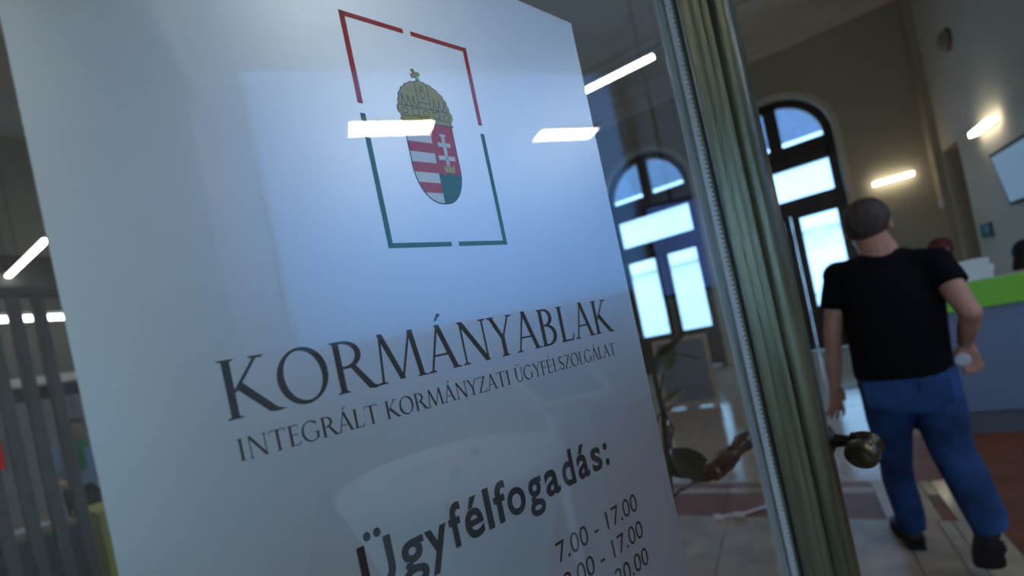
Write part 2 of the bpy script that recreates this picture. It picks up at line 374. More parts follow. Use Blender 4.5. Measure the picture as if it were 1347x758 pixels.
# outside: street, facades
b = MB().box((-30, 10.9, -.3), (30, 40, -.15)).build('street', M_street); tag(b, 'pale street surface outside the arched doorways', 'ground', kind='structure')
fb = thing('street_facade', 'pale stone building across the street seen through the arched windows', 'building', (0, 26, -.15))
b = MB(); b.box((-26, 26, -.15), (22, 30, 7.2)); b.build('wall', M_facade, fb)
b = MB(); b.box((-26, 25.3, 7.2), (22, 30, 7.7)); b.box((-26, 25.6, 6.9), (22, 26, 7.2)); b.box((-26, 25.7, 3.6), (22, 26, 3.9)); b.build('cornice', M_facade, fb)
rfm = mat('slate_roof', (.05, .065, .10), .6, var=.2, scale=3)
b = MB(); b.prism([(25.4, 7.7), (30, 7.7), (30, 12.2), (28.2, 11.8)], lambda p, s: (-26 if s else 22, p[0], p[1])); b.build('roof', rfm, fb)
for i in range(5):
    x = -24 + i * 3.1
    fr = MB().box((x, 25.93, 4.3), (x+1.3, 26, 6.5)).build('window', M_white, fb); MB().box((x+.1, 25.90, 4.4), (x+1.2, 25.94, 6.4)).build('pane', M_fglass, fr)

# ================================================================== THE OPEN GLASS DOOR (frame: x along the leaf, y away from us)
DZ = R(90 - 19)                        # leaf direction in the hall
D0 = .30
T = Vector((math.sin(R(19)), math.cos(R(19)), 0)); NN = Vector((math.cos(R(19)), -math.sin(R(19)), 0)); FT = -D0 * NN
def dp(t, n, z): return FT + T * (t - .022 * (z - 1.33) * (1 if t > .6 else 0)) + NN * n + Vector((0, 0, z))
door = thing('door_1', 'open glazed entrance door with a weathered green bronze moulded frame', 'door', tuple(dp(-.2, 0, 0)), 0); door['kind'] = 'structure'
def dbox(mb, t0, t1, n0, n1, z0, z1, mi=0):
    return mb.add([dp(t, n, z) for z in (z0, z1) for t, n in ((t0, n0), (t1, n0), (t1, n1), (t0, n1))], [(0,3,2,1),(4,5,6,7),(0,1,5,4),(1,2,6,5),(2,3,7,6),(3,0,4,7)], mi)
TJ = .672
dbox(MB(), -.16, TJ+.005, -.006, 0, .30, 2.62).build('glass_pane', M_glass, door)
# moulded profile (t offset from the glass junction, n)
prof = [(.000, .010), (.003, .0125), (.010, .0125), (.0125, .004), (.016, .004), (.0195, .013), (.025, .0195), (.0305, .0155), (.032, .007), (.036, .007),
        (.039, .019), (.0445, .0255), (.0495, .021), (.051, .012), (.0555, .012), (.0575, .025), (.0625, .030), (.067, .025), (.0685, .015), (.073, .015)]
for i in range(13):
    a = math.pi * (1 - i / 12 * 0.94); prof.append((.073 + .020 + .0195 * math.cos(a) + 0.0, .028 + .020 * math.sin(a)))
prof += [(.115, .014), (.135, .010), (.235, .010), (.245, .004)]
full = prof + [(t, -.006 - n) for t, n in reversed(prof)]
b = MB()
zs = [0.02 + i * (2.90 - .02) / 24 for i in range(25)]
b.rings([[dp(TJ + t, n, z) for t, n in full] for z in zs]); b.build('stile', M_bronze_wood, door, True)
def rail(name, z0, z1, flip=1):
    b = MB(); dbox(b, -.16, TJ, -.034, .028, z0, z1)
    e = z1 if flip > 0 else z0
    for k, (h, n) in enumerate(((.012, .02), (.028, .03), (.045, .018))):
        dbox(b, -.16, TJ, -.006-n, n, e if flip > 0 else e - h*1.0, e + h if flip > 0 else e)
    return b.build(name, M_bronze_wood, door)
rail('bottom_rail', .02, .30, 1); rail('top_rail', 2.62, 2.90, -1)
b = MB(); b.rings([[dp(-.16 - t * .7, n * .8, z) for t, n in full] for z in (0.02, 2.90)]); b.build('hinge_stile', M_bronze_wood, door, True)
# ribbed glazing gasket
b = MB(); p = .0068; nz_ = int((2.58 - .34) / p)
for i in range(nz_):
    z = .34 + i * p; dbox(b, TJ - .0045, TJ + .0005, .0, .0075, z, z + p * .62)
dbox(b, TJ - .0038, TJ + .001, .0, .0048, .34, 2.58)
g = b.build('ribbed_gasket', M_gasket, door); g['label'] = 'bright ribbed glazing strip'
b = MB(); dbox(b, TJ + .0005, TJ + .0045, .0, .0132, .32, 2.6); b.build('black_seal', M_seal, door)
b = MB(); dbox(b, TJ - .0065, TJ + .0005, -.0135, -.006, .34, 2.58); b.build('rear_gasket', M_gasket, door)
# handles
def hd(t, n, z): return dp(t, n, z)
def handle(t0, n_face, n1, t1, z, zt, s=1.0, name='lever_handle', label=None):
    e = MB(); A = hd(t0, n_face, z); B = hd(t0, n1, z)
    d = (B - A); L = d.length
    e.lathe(A - d.normalized()*.004, d, [(0, .026), (.006, .026), (.010, .018), (.014, .0125), (L*.45, .0105), (L*.62, .0105), (L*.70, .0155), (L*.80, .0155), (L*.86, .010), (L, .012)], 20)
    h = e.build(name, M_iron, door, True); 
    if label: h['label'] = label
    g = MB(); Bq = hd(t0 + .010, n1, z); C = hd(t1, n1 - .004, zt); ax = C - Bq; G = ax.length
    r = .0235 * s
    g.lathe(Bq, ax, [(0, r*.35), (.004, r*.75), (.010, r*.98), (G*.18, r*1.02), (G*.26, r*.86), (G*.32, r*.72), (G*.38, r*.80), (G*.46, r*.80), (G*.5, r*.95), (G*.54, r*.88), (G*.58, r*.98), (G*.86, r*1.0), (G*.92, r*.90), (G*.94, r*.62), (G*.955, r*.66), (G*1.0, r*.45), (G*1.01, r*.2)], 28)
    g.build('grip', M_brass, h, True)
    rg = MB()
    for i in range(16):
        a = 2*math.pi*i/16; u = ax.normalized(); v = u.cross(Vector((0, 0, 1))).normalized(); ww_ = u.cross(v); o = (v*math.cos(a) + ww_*math.sin(a)) * r * .97
        rg.tube([Bq + u*G*.59 + o, Bq + u*G*.66 + o*1.04, Bq + u*G*.72 + o*.99], r*.07, 6)
    rg.build('grip_ridges', M_brass, h, True)
handle(.916, .004, .060, .868, 1.108, 1.092, 1.0, label='lever handle with barrel grip on the near side')
handle(.888, -.014, -.125, .725, 1.118, 1.098, .78, label='lever handle with long grip seen through the glass')
# ------------------------------------------------------------------ sticker
SL, SRt, SB, ST = -.0209, .4405, .62, 1.7384
film = thing('door_sticker', 'large silvery white printed film on the door glass with emblem and lettering', 'sticker', tuple(dp(0, -.007, 1.2)))
def plane(mb, poly, n0, n1, mi=0): return mb.prism(poly, lambda p, s: FT + T*p[0] + NN*(n1 if s else n0) + Vector((0, 0, p[1])), mi)
b = MB(); plane(b, [(SL, SB), (SRt+.003, SB), (SRt-.0035, ST), (SL, ST+.002)], -.0074, -.0070); b.build('film_sheet', M_sticker, film)
PN0, PN1 = -.00695, -.0068
def prnt(name, polys, mt, lift=0, parent=None):
    b = MB()
    for p in polys: plane(b, p, PN0 + lift, PN1 + lift)
    return b.build(name, mt, parent or film)
# emblem frame
fx0, fx1, fz0, fz1, bw = .1575, .2732, 1.4862, 1.6672, .0048
def rc(a, b_, c, d): return [(a, c), (b_, c), (b_, d), (a, d)]
ef = prnt('emblem_border_red', [rc(fx0, .2100, fz1-bw*.8, fz1), rc(.2170, fx1, fz1-bw*.8, fz1), rc(fx0, fx0+bw*.85, 1.5965, fz1), rc(fx1-bw*.85, fx1, 1.5957, fz1)], M_redink); ef['label'] = 'red upper half of the emblem border'
eg = prnt('emblem_border_green', [rc(fx0, .2135, fz0, fz0+bw*.8), rc(.2207, fx1, fz0, fz0+bw*.8), rc(fx0, fx0+bw*.85, fz0, 1.5889), rc(fx1-bw*.85, fx1, fz0, 1.5880)], M_greenink); eg['label'] = 'green lower half of the emblem border'
# shield
cxs, wS, zT, zB = .2155, .0450, 1.5890, 1.5222
def shield_half(sgn, n=40):
    pts = [(0, zT), (sgn*wS/2, zT), (sgn*wS/2, zT - .035)]
    for i in range(1, n+1):
        a = i / n * math.pi / 2
        pts.append((sgn * wS/2 * (math.cos(a) ** .85 if i < n else 0), zT - .035 - (zT - .035 - zB) * math.sin(a) ** 1.0))
    return pts
def clipband(sgn, z0, z1):
    hw = lambda z: wS/2 if z > zT-.035 else wS/2 * math.cos(math.asin(min(1, (zT-.035-z)/(zT-.035-zB)))) ** .85
    L = [z0 + (z1-z0)*i/24 for i in range(25)]
    return [(0, z1), (0, z0)] + [(sgn*max(hw(z), 1e-5), z) for z in L]
off = lambda ps: [[(cxs + x, z) for x, z in p] for p in ps]
arms = prnt('coat_of_arms', off([[(x*1.03, zT + .0006 if z == zT else zT - (zT-z)*1.012) for x, z in shield_half(-1)], [(x*1.03, zT + .0006 if z == zT else zT - (zT-z)*1.012) for x, z in shield_half(1)]]), M_ink, 0); arms['label'] = 'striped shield with double cross, hill and golden crown'
bands = [clipband(-1, zB + (zT-zB)*i/8, zB + (zT-zB)*(i+1)/8) for i in range(8)]
prnt('shield_red', off([bands[i] for i in (1, 3, 5, 7)] + [shield_half(1)]), M_redink, .0002, arms)
prnt('shield_white', off([bands[i] for i in (0, 2, 4, 6)]), M_whiteink, .0002, arms)
hill = clipband(1, zB, zB + .022); hill2 = [(0, zB+.0215), (wS/2, zB+.0215), (wS/2, zB+.024), (wS*.40, zB+.0262), (wS*.33, zB+.0235), (wS*.3, zB+.0235), (wS*.22, zB+.0262), (wS*.13, zB+.0235), (wS*.1, zB+.0235), (wS*.05, zB+.0258), (0, zB+.0245)]
prnt('shield_hill', off([hill, hill2]), M_greenink, .0004, arms)
cm = wS*.25
prnt('double_cross', off([rc(cm-.0016, cm+.0016, zB+.028, zT-.008), rc(cm-.0062, cm+.0062, zT-.0185, zT-.0150), rc(cm-.0080, cm+.0080, zT-.0300, zT-.0262), rc(cm-.0030, cm+.0030, zT-.0095, zT-.0075)]), M_whiteink, .0004, arms)
prnt('small_crown', off([[(cm-.0052, zB+.0262), (cm+.0052, zB+.0262), (cm+.0058, zB+.0335), (cm+.003, zB+.0300), (cm, zB+.0345), (cm-.003, zB+.0300), (cm-.0058, zB+.0335)]]), M_gold, .0006, arms)
# crown: band, scalloped dome, cross, outline drawing
zc = zT + .0006
def crown_out(g=0):
    pts = [(-.0245-g, zc-g), (-.0222-g, zc+.004), (-.0252-g, zc+.006), (-.0252-g, zc+.0105), (-.0235-g, zc+.0125)]
    for i in range(25):
        a = math.pi * (1 - i/24); rr = 1 + (.03 if i % 2 else -.01)
        pts.append(((.0232+g) * math.cos(a) * rr, zc+.0125 + (.0215+g) * math.sin(a) * rr))
    return pts + [(.0235+g, zc+.0125), (.0252+g, zc+.0105), (.0252+g, zc+.006), (.0222+g, zc+.004), (.0245+g, zc-g)]
prnt('crown_outline', off([crown_out(.0006)]), M_ink, .0002, arms)
prnt('crown_dome', off([crown_out(0)]), M_gold, .0004, arms)
def line(p, q, wd):
    p, q = Vector(p), Vector(q); d = (q-p).normalized(); nn = Vector((-d.y, d.x)) * wd/2
    return [tuple(p-nn), tuple(q-nn), tuple(q+nn), tuple(p+nn)]
def ringp(cx, cz, rx, rz, wd, n=18, a0=0, a1=2*math.pi):
    out = []
    for i in range(n):
        a, b_ = a0 + (a1-a0)*i/n, a0 + (a1-a0)*(i+1)/n
        out.append([(cx+rx*math.cos(a), cz+rz*math.sin(a)), (cx+rx*math.cos(b_), cz+rz*math.sin(b_)), (cx+(rx-wd)*math.cos(b_), cz+(rz-wd)*math.sin(b_)), (cx+(rx-wd)*math.cos(a), cz+(rz-wd)*math.sin(a))])
    return out
lw = .00042; ln = [line((-.024, zc+.0115), (.024, zc+.0115), lw), line((-.024, zc+.0035), (.024, zc+.0035), lw), line((-.0055, zc+.0115), (-.0055, zc+.033), lw), line((.0055, zc+.0115), (.0055, zc+.033), lw), line((-.0055, zc+.0165), (.0055, zc+.0165), lw)]
for i in range(5):
    x = -.0195 + i*.00975; ln += (ringp(x, zc+.0075, .0030, .0026, lw) if i % 2 == 0 else [line((x-.003, zc+.005), (x+.003, zc+.005), lw), line((x+.003, zc+.005), (x+.003, zc+.010), lw), line((x+.003, zc+.010), (x-.003, zc+.010), lw), line((x-.003, zc+.010), (x-.003, zc+.005), lw)])
for x in (-.0195, -.0145, -.0095, .0095, .0145, .0195):
    ln += [line((x-.0022, zc+.0115), (x, zc+.0185), lw), line((x+.0022, zc+.0115), (x, zc+.0185), lw)] + ringp(x, zc+.0195, .0011, .0013, lw, 8)
ln += ringp(0, zc+.0235, .0026, .0034, lw) + ringp(0, zc+.0285, .0016, .0018, lw)
prnt('crown_lines', off(ln), M_ink, .0006, arms)
cz = zc + .0335; tilt = lambda p: (p[0]*math.cos(.42) - p[1]*math.sin(.42), cz + p[0]*math.sin(.42) + p[1]*math.cos(.42))
crs = lambda g: [[tilt(p) for p in rc(-.0011-g, .0011+g, 0, .0115+g)], [tilt(p) for p in rc(-.0042-g, .0042+g, .0058-g, .0080+g)]]
prnt('crown_cross', off(crs(0)), M_gold, .0004, arms); prnt('crown_cross_outline', off(crs(.0004)), M_ink, .0002, arms)

# ------------------------------------------------------------------ serif capitals drawn stroke by stroke (unit cap height)
def vs(pts, ws):
    out = []; P = [Vector(p) for p in pts]; nrm = []
    for i in range(len(P)):
        d = (P[min(i+1, len(P)-1)] - P[max(i-1, 0)]).normalized(); nrm.append(Vector((-d.y, d.x)))
    for i in range(len(P)-1):
        a, b_ = nrm[i]*ws[i]/2, nrm[i+1]*ws[i+1]/2
        out.append([tuple(P[i]-a), tuple(P[i+1]-b_), tuple(P[i+1]+b_), tuple(P[i]+a)])
    return out
TH, TN = .125, .052
def sf(x, y, wd, up_=1):
    return [[(x-wd, y), (x+wd, y), (x+wd*.9, y+.022*up_), (x+TH*.5, y+.045*up_), (x-TH*.5, y+.045*up_), (x-wd*.9, y+.022*up_)]]
def stem(x, w_=TH, top=1, bot=1, s=.13): return [rc(x-w_/2, x+w_/2, 0, 1)] + (sf(x, 1, s, -1) if top else []) + (sf(x, 0, s, 1) if bot else [])
def diag(a, b_, w_): 
    d = w_ / 2 / max(.3, abs(b_[1]-a[1]) / math.hypot(b_[0]-a[0], b_[1]-a[1])); return [[(a[0]-d, a[1]), (a[0]+d, a[1]), (b_[0]+d, b_[1]), (b_[0]-d, b_[1])]]
def oval(cx, cy, rx, ry, tk, tn, a0=0, a1=360, n=32, tilt_=18):
    pts = []; ws = []
    for i in range(n+1):
        a = R(a0 + (a1-a0)*i/n); pts.append((cx+rx*math.cos(a), cy+ry*math.sin(a))); ws.append(tn + (tk-tn) * abs(math.cos(a - R(tilt_))) ** 1.6)
    return vs(pts, ws)
def acute(x, y=1.12): return [[(x-.07, y), (x-.03, y-.01), (x+.13, y+.13), (x+.05, y+.17)]]
def G_A(ac=0):
    g = diag((.10, 0), (.43, 1.03), TN) + diag((.76, 0), (.42, 1.03), TH) + [rc(.20, .66, .33, .375)] + sf(.10, 0, .11) + sf(.78, 0, .14)
    return (g + (acute(.46) if ac else []), .88)
def bowl(x, y0, y1, rx, w_=TH):
    cy, ry = (y0+y1)/2, (y1-y0)/2 - TN/2
    return oval(x, cy, rx - w_/2, ry, w_, TN, -90, 90, 16, 0)
def G_E(ac=0): return stem(.18) + [rc(.18, .55, .952, 1), rc(.18, .50, .50, .545), rc(.18, .57, 0, .048), [(.53, 1), (.56, 1), (.555, .84), (.53, .84)], [(.56, 0), (.61, .19), (.575, .19), (.53, 0)], [(.48, .44), (.505, .44), (.505, .61), (.48, .61)]] + (acute(.36) if ac else []), .68
def spine():
    pts = []; ws = []
    for i in range(13):
        a = R(35 + (235-35)*i/12); pts.append((.31+.19*math.cos(a), .755+.215*math.sin(a))); ws.append(TN + .05*max(0, math.sin(R((i/12)*180))))
    pts2 = []
    for i in range(13):
        a = R(55 - (55+195)*i/12); pts2.append((.31+.21*math.cos(a), .265+.235*math.sin(a)))
    pts = pts + pts2; ws = [TN, .06, .07, .08, .09, .095, .10, .10, .10, .105, .11, .12, .125, .125, .125, .12, .11, .10, .10, .09, .08, .07, .06, .055, .05, .05]
    return vs(pts, ws)
GL = {
 'K': (stem(.18) + diag((.24, .44), (.66, 1), TN) + sf(.66, 1, .13, -1) + [[(.26, .50), (.36, .60), (.86, .05), (1.0, 0), (.84, -.02), (.72, 0)]], .92),
 'O': (oval(.47, .5, .40, .49, .13, .05), .98),
 'R': (stem(.18) + bowl(.30, .46, 1, .36) + [rc(.18, .32, .95, 1), rc(.18, .32, .46, .51), [(.38, .50), (.50, .52), (.82, .06), (.98, 0), (.82, -.025), (.70, 0)]], .88),
 'M': (diag((.14, 0), (.24, 1.02), TN) + diag((.24, 1.02), (.60, .03), TH*.95) + diag((.60, .03), (.95, 1.02), TN) + diag((1.08, 0), (.96, 1.02), TH) + sf(.13, 0, .11) + sf(1.09, 0, .14), 1.24),
 'A': G_A(), 'Á': G_A(1),
 'N': ([rc(.16, .21, 0, 1)] + diag((.18, 1.01), (.84, 0), TH) + [rc(.82, .87, 0, 1)] + sf(.185, 0, .11) + sf(.845, 1, .12, -1) + [[(.05, 1), (.20, 1), (.24, .94), (.16, .965)]], 1.0),
 'Y': ([rc(.36, .36+TH, 0, .50)] + diag((.42, .46), (.12, 1), TH*.9) + diag((.43, .46), (.72, 1), TN) + sf(.12, 1, .13, -1) + sf(.73, 1, .11, -1) + sf(.42, 0, .14), .82),
 'B': (stem(.18) + bowl(.30, .53, 1, .31) + bowl(.32, 0, .57, .37) + [rc(.18, .34, .95, 1), rc(.18, .34, .53, .575), rc(.18, .34, 0, .048)], .78),
 'L': (stem(.18) + [rc(.18, .58, 0, .048), [(.56, 0), (.64, .20), (.60, .20), (.52, .03)]], .68),
 'I': (stem(.20), .40),
 'T': ([rc(.37, .37+TH, 0, 1)] + [rc(.05, .82, .952, 1), [(.05, 1), (.085, 1), (.06, .82), (.03, .82)], [(.785, 1), (.82, 1), (.84, .82), (.81, .82)]] + sf(.43, 0, .15), .86),
 'E': G_E(), 'É': G_E(1),
 'G': (oval(.48, .5, .41, .49, .125, .05, 42, 322, 28) + [rc(.74, .74+TH*.9, .10, .42), rc(.62, .95, .40, .435)], .96),
 'Z': ([rc(.10, .72, .952, 1), rc(.06, .74, 0, .048), [(.10, 1), (.14, 1), (.12, .83), (.09, .83)], [(.72, 0), (.76, .20), (.73, .20), (.68, .03)]] + diag((.13, .03), (.65, .97), TH*.85), .80),
 'Ü': ([rc(.14, .14+TH, .30, 1), rc(.71, .76, .30, 1)] + oval(.468, .30, .265, .29, .09, .06, 180, 360, 18, 0) + sf(.20, 1, .13, -1) + sf(.735, 1, .11, -1) + oval(.34, 1.16, .03, .03, .06, .06, 0, 360, 8) + oval(.60, 1.16, .03, .03, .06, .06, 0, 360, 8), .92),
 'F': (stem(.18) + [rc(.18, .55, .952, 1), rc(.18, .50, .50, .545), [(.53, 1), (.56, 1), (.555, .84), (.53, .84)], [(.48, .44), (.505, .44), (.505, .61), (.48, .61)]], .62),
 'S': (spine(), .62), ' ': ([], .38)}
def serif_line(name, txt, t0, t1, zb0, zb1, cap, label, mt=M_ink):
    adv = sum(GL[c][1] for c in txt) ; sx = (t1 - t0) / (adv - .08)
    b = MB(); x = -.04
    for c in txt:
        ps, a = GL[c]
        for k, p in enumerate(ps):
            q = [(t0 + (x + px) * sx, zb0 + (zb1-zb0) * ((x+px)/adv) + py * cap) for px, py in p]
            plane(b, q, PN0, PN1 + k * 1e-6)
        x += a
    o = b.build(name, mt, film); o['label'] = label; return o
serif_line('headline_lettering', 'KORMÁNYABLAK', .0362, .3955, 1.3890, 1.3885, .0348, 'large dark serif headline KORMÁNYABLAK')
serif_line('subtitle_lettering', 'INTEGRÁLT KORMÁNYZATI ÜGYFÉLSZOLGÁLAT', .0382, .3928, 1.3648, 1.3630, .0128, 'thin dark serif line INTEGRÁLT KORMÁNYZATI ÜGYFÉLSZOLGÁLAT')
def sans(name, txt, t0, t1, zb, h, bold, label, mt, ref='l'):
    cu = bpy.data.curves.new(name, 'FONT'); cu.body = txt; cu.size = 1; cu.offset = bold; cu.fill_mode = 'FRONT' if hasattr(cu, 'fill_mode') else 'BOTH'
    o = bpy.data.objects.new(name, cu); COL.objects.link(o)
    cr = bpy.data.curves.new('ref', 'FONT'); cr.body = ref; cr.size = 1; cr.offset = bold; ro = bpy.data.objects.new('ref', cr); COL.objects.link(ro)
    bpy.context.view_layer.update(); dg = bpy.context.evaluated_depsgraph_get()
    me = bpy.data.meshes.new_from_object(o.evaluated_get(dg)); mr = bpy.data.meshes.new_from_object(ro.evaluated_get(dg))
    hh = max(v.co.y for v in mr.vertices) ; x0 = min(v.co.x for v in me.vertices); x1 = max(v.co.x for v in me.vertices)
    bpy.data.objects.remove(o); bpy.data.objects.remove(ro)
    b = MB(); P = []
    for v in me.vertices: P.append(FT + T * (t0 + (v.co.x - x0) / (x1-x0) * (t1-t0)) + NN * PN1 + Vector((0, 0, zb + v.co.y / hh * h)))
    b.add(P, [tuple(p.vertices) for p in me.polygons]); r = b.build(name, mt, film); r['label'] = label; return r
def tpix(x, y):
    r = ray(x, y); k = -D0 / r.dot(NN); P_ = r * k - FT; return P_.dot(T)
HC = [('Ü', 474.4, 730, 522.7, 727), ('g', 530, 730, 567, 730), ('y', 563, 702, 592.6, 690.5), ('f', 595.8, 690, 613, 678), ('é', 617.4, 688, 643.6, 688), ('l', 641.5, 648.8, 657, 694), ('f', 655, 660, 673, 654),
      ('o', 673.8, 661.8, 698.6, 658), ('g', 700.5, 647.5, 724.8, 662), ('a', 724, 638, 745.6, 645), ('d', 746, 622.7, 766, 634), ('á', 765.7, 612, 784, 622.7), ('s', 784, 601.8, 799.7, 609.6), (':', 800.5, 590, 808.8, 608)]
for c_, xl, yl, xr, yr in HC:
    tl_, tr2 = tpix(xl, yl), tpix(xr, yr)
    if c_ == 'l': m_ = (tl_+tr2)/2; tl_, tr2 = m_ - .0030, m_ + .0030
    if c_ == ':': m_ = (tl_+tr2)/2; tl_, tr2 = m_ - .0030, m_ + .0030
    sans('heading_letter', c_, tl_, tr2, 1.2588 + .006*(tl_-.19), .0315, .022, 'bold heading letter ' + c_, M_inkblack)
for i, (tx, hh_) in enumerate((('7.00 - 17.00', 0), ('8.00 - 17.00', 0), ('8.00 - 20.00', 0))):
    sans('opening_hours', tx, .2545, .3748, 1.2008 - i*.0284, .0178, 0.0, 'row of opening hours ending in %s' % tx[-5:], M_inkblack, ref='0')
# red sticker at the left end of the glass
b = MB(); plane(b, [(-.085, 1.3915), (-.0485, 1.3915), (-.0485, 1.404), (-.085, 1.404)], .0002, .0006); o = b.build('red_sticker', mat('red_vinyl', (.5, .005, .01), .5)); tag(o, 'small red sticker on the door glass left of the white film', 'sticker')

# ================================================================== HALL FITTINGS
def tube_lamp(a, b_, label, wd=.055, h=.05):
    a, b_ = Vector(a), Vector(b_); c = (a+b_)/2; o = thing('tube_lamp', label, 'lamp', tuple(c), 0, 'long tube lamps hanging in the hall')
    dx = abs(b_.x-a.x)/2; dy = abs(b_.y-a.y)/2
    hx, hy = (dx, wd/2) if dx > dy else (wd/2, dy)
    MB().box((c.x-hx, c.y-hy, c.z), (c.x+hx, c.y+hy, c.z+h*.5), bev=.004).build('diffuser', M_lamp, o)
    MB().box((c.x-hx, c.y-hy, c.z+h*.5), (c.x+hx, c.y+hy, c.z+h), bev=.004).build('housing', M_white, o)
    for s in (-.9, -.3):
        MB().tube([(c.x+hx*s*(dx > dy), c.y+hy*s*(dx <= dy), c.z+h), (c.x+hx*s*(dx > dy), c.y+hy*s*(dx <= dy), 6.05)], .003, 6).build('wire', M_iron, o)
PB = at_z(860, 76, 3.6); PA = at_z(61, 317, 3.6)
tube_lamp((PB.x-2.2, PB.y, 3.6), (PB.x, PB.y, 3.6), 'long white tube lamp glowing right of the film, seen through the door glass')
tube_lamp((PA.x-1.7, PA.y, 3.6), (PA.x, PA.y, 3.6), 'long white tube lamp glowing at the left edge above the slatted screen')
def panel_lamp(x0, x1, y0, y1, z, label):
    o = thing('panel_lamp', label, 'lamp', ((x0+x1)/2, (y0+y1)/2, z), 0, 'flat panel lamps hanging over the entrance')
    MB().box((x0+.012, y0+.012, z), (x1-.012, y1-.012, z+.012)).build('diffuser', M_panel, o)
    MB().box((x0, y0, z+.004), (x1, y1, z+.05), bev=.004).build('frame', M_white, o)
    for y in (y0+.08, y1-.08): MB().tube([((x0+x1)/2, y, z+.05), ((x0+x1)/2, y, 6.05 if y > 0 else 3.3)], .0012, 6).build('wire', M_iron, o)
panel_lamp(3.56, 3.83, .67, 1.47, 3.6, 'flat panel lamp reflected over the coat of arms in the film')
panel_lamp(3.82, 4.08, 2.71, 3.47, 3.6, 'flat panel lamp reflected near the right edge of the film')
panel_lamp(2.2, 2.8, .5, .8, 4.5, 'added unseen panel lamp high to the right of the camera, brightening the top of the film')  # added lamp, out of view, lights the film from above
panel_lamp(1.3, 1.9, -1.70, -1.45, 3.2, 'added unseen panel lamp under the porch ceiling, brightening the left of the film')  # added lamp, out of view, lifts the film's left side and the stile
# wall sconces
def sconce(axis, a, b_, fixed, z, label):
    c = ((a+b_)/2, fixed, z) if axis == 'x' else (fixed, (a+b_)/2, z)
    o = thing('wall_lamp', label, 'lamp', c, 0, 'slim wall lamps near the corner')
    def bx(d0, d1, z0, z1, e=0):
        return MB().box((a+e, fixed-d1, z0), (b_-e, fixed-d0, z1), bev=.003) if axis == 'x' else MB().box((fixed-d1, a+e, z0), (fixed-d0, b_-e, z1), bev=.003)
    bx(0, .03, z-.03, z+.03, .03).build('back_plate', M_white, o)
    bx(.03, .105, z-.024, z+.024).build('diffuser', M_sconce, o)
    bx(.105, .112, z-.03, z+.034).build('front_cover', M_sconce, o)
sconce('x', 1.62, 2.16, YW, 2.75, 'slim glowing wall lamp on the window wall above the man')
sconce('y', 7.80, 8.45, WX, 2.79, 'slim glowing wall lamp on the side wall above the blue screen')
# TV on the side wall
o = thing('wall_screen', 'blue lit flat screen tilted forward on the side wall', 'screen', (WX, 7.24, 2.05))
tm = Matrix.Translation((WX-.09, 7.24, 2.07)) @ Matrix.Rotation(R(8), 4, 'Y').inverted()
MB().box((-.03, -.57, -.33), (.015, .57, .33), M=tm, bev=.004).build('casing', M_black, o)
MB().box((-.033, -.525, -.285), (-.029, .525, .285), M=tm).build('display', M_screen, o)
MB().box((WX-.07, 7.17, 2.0), (WX, 7.32, 2.15)).build('bracket', M_iron, o)
# alarm, sign, small box
P = at_x(1247, 52, WX); o = thing('wall_sounder', 'round grey alarm sounder high on the side wall', 'alarm', tuple(P))
MB().lathe(P, (-1, 0, 0), [(0, .13), (.05, .13), (.09, .10), (.11, .05), (.112, 0)], 24).build('body', mat('sounder_grey', (.22, .20, .18), .6), o, True)
MB().lathe(P, (-1, 0, 0), [(-.0, .15), (.02, .15), (.025, .13)], 24).build('base_ring', mat('sounder_dark', (.06, .05, .045), .6), o, True)
P = at_x(1300, 303, WX); o = thing('direction_sign', 'small green and blue sign plate on the side wall above the papers', 'sign', tuple(P))
MB().box((WX-.03, P.y-.17, P.z-.10), (WX, P.y+.17, P.z+.10), bev=.004).build('plate', M_signgreen, o)
MB().box((WX-.033, P.y-.15, P.z-.02), (WX-.03, P.y+.03, P.z+.07)).build('pale_symbol', mat('sign_blue', (.16, .30, .42), .5), o)
P = at_x(1241, 267, WX-.1); o = MB().box((WX-.15, P.y-.04, P.z-.06), (WX-.10, P.y+.04, P.z+.05), bev=.012).build('motion_sensor', M_white); tag(o, 'small white sensor on the yellowish corner pilaster', 'sensor')

# counter
CF = 4.58
o = thing('reception_counter', 'reception counter with lime green band over a blue grey front', 'counter', (1.45, CF, 0))
MB().box((.86, CF, .17), (2.05, CF+.06, .93), bev=.003).build('front_panel', M_bluegrey, o)
MB().box((.86, CF-.03, .93), (2.05, CF+.10, 1.125), bev=.006).build('green_band', M_green, o)
MB().box((.90, CF+.02, 0), (2.05, CF+.06, .17)).build('plinth', mat('plinth_grey', (.10, .11, .14), .6), o)
MB().box((.88, CF+.10, 1.09), (2.05, CF+.42, 1.125), bev=.004).build('top', mat('counter_top', (.30, .28, .25), .5), o)
MB().box((.86, CF+.06, 0), (.90, CF+.42, 1.09)).build('side_panel', M_bluegrey, o)
MB().box((.90, CF+.30, .72), (2.05, CF+.62, .75)).build('desk_top', M_deskwood, o)
for x in (.95, 1.98): MB().box((x, CF+.32, 0), (x+.04, CF+.60, .72)).build('leg', M_grey, o)
# papers on counter
for k in range(3):
    A_, B_ = at_y(1263, 362, 4.72), at_y(1304, 352, 4.72); zt_ = at_y(1284, 341, 4.72).z; hh = (zt_ - 1.126) / 3
    e_ = (.0, .012, -.008)[k]; p = MB().box((A_.x + e_, 4.70, 1.1265 + k*hh), (B_.x + e_, 4.95, 1.1265 + (k+1)*hh - .001), bev=.003).build('paper_stack', M_paper)
    tag(p, ['lowest bundle of white forms in the pile on the green counter', 'middle bundle of white forms in the pile on the green counter', 'topmost bundle of white forms in the pile on the green counter'][k], 'papers', 'white forms piled on the counter')

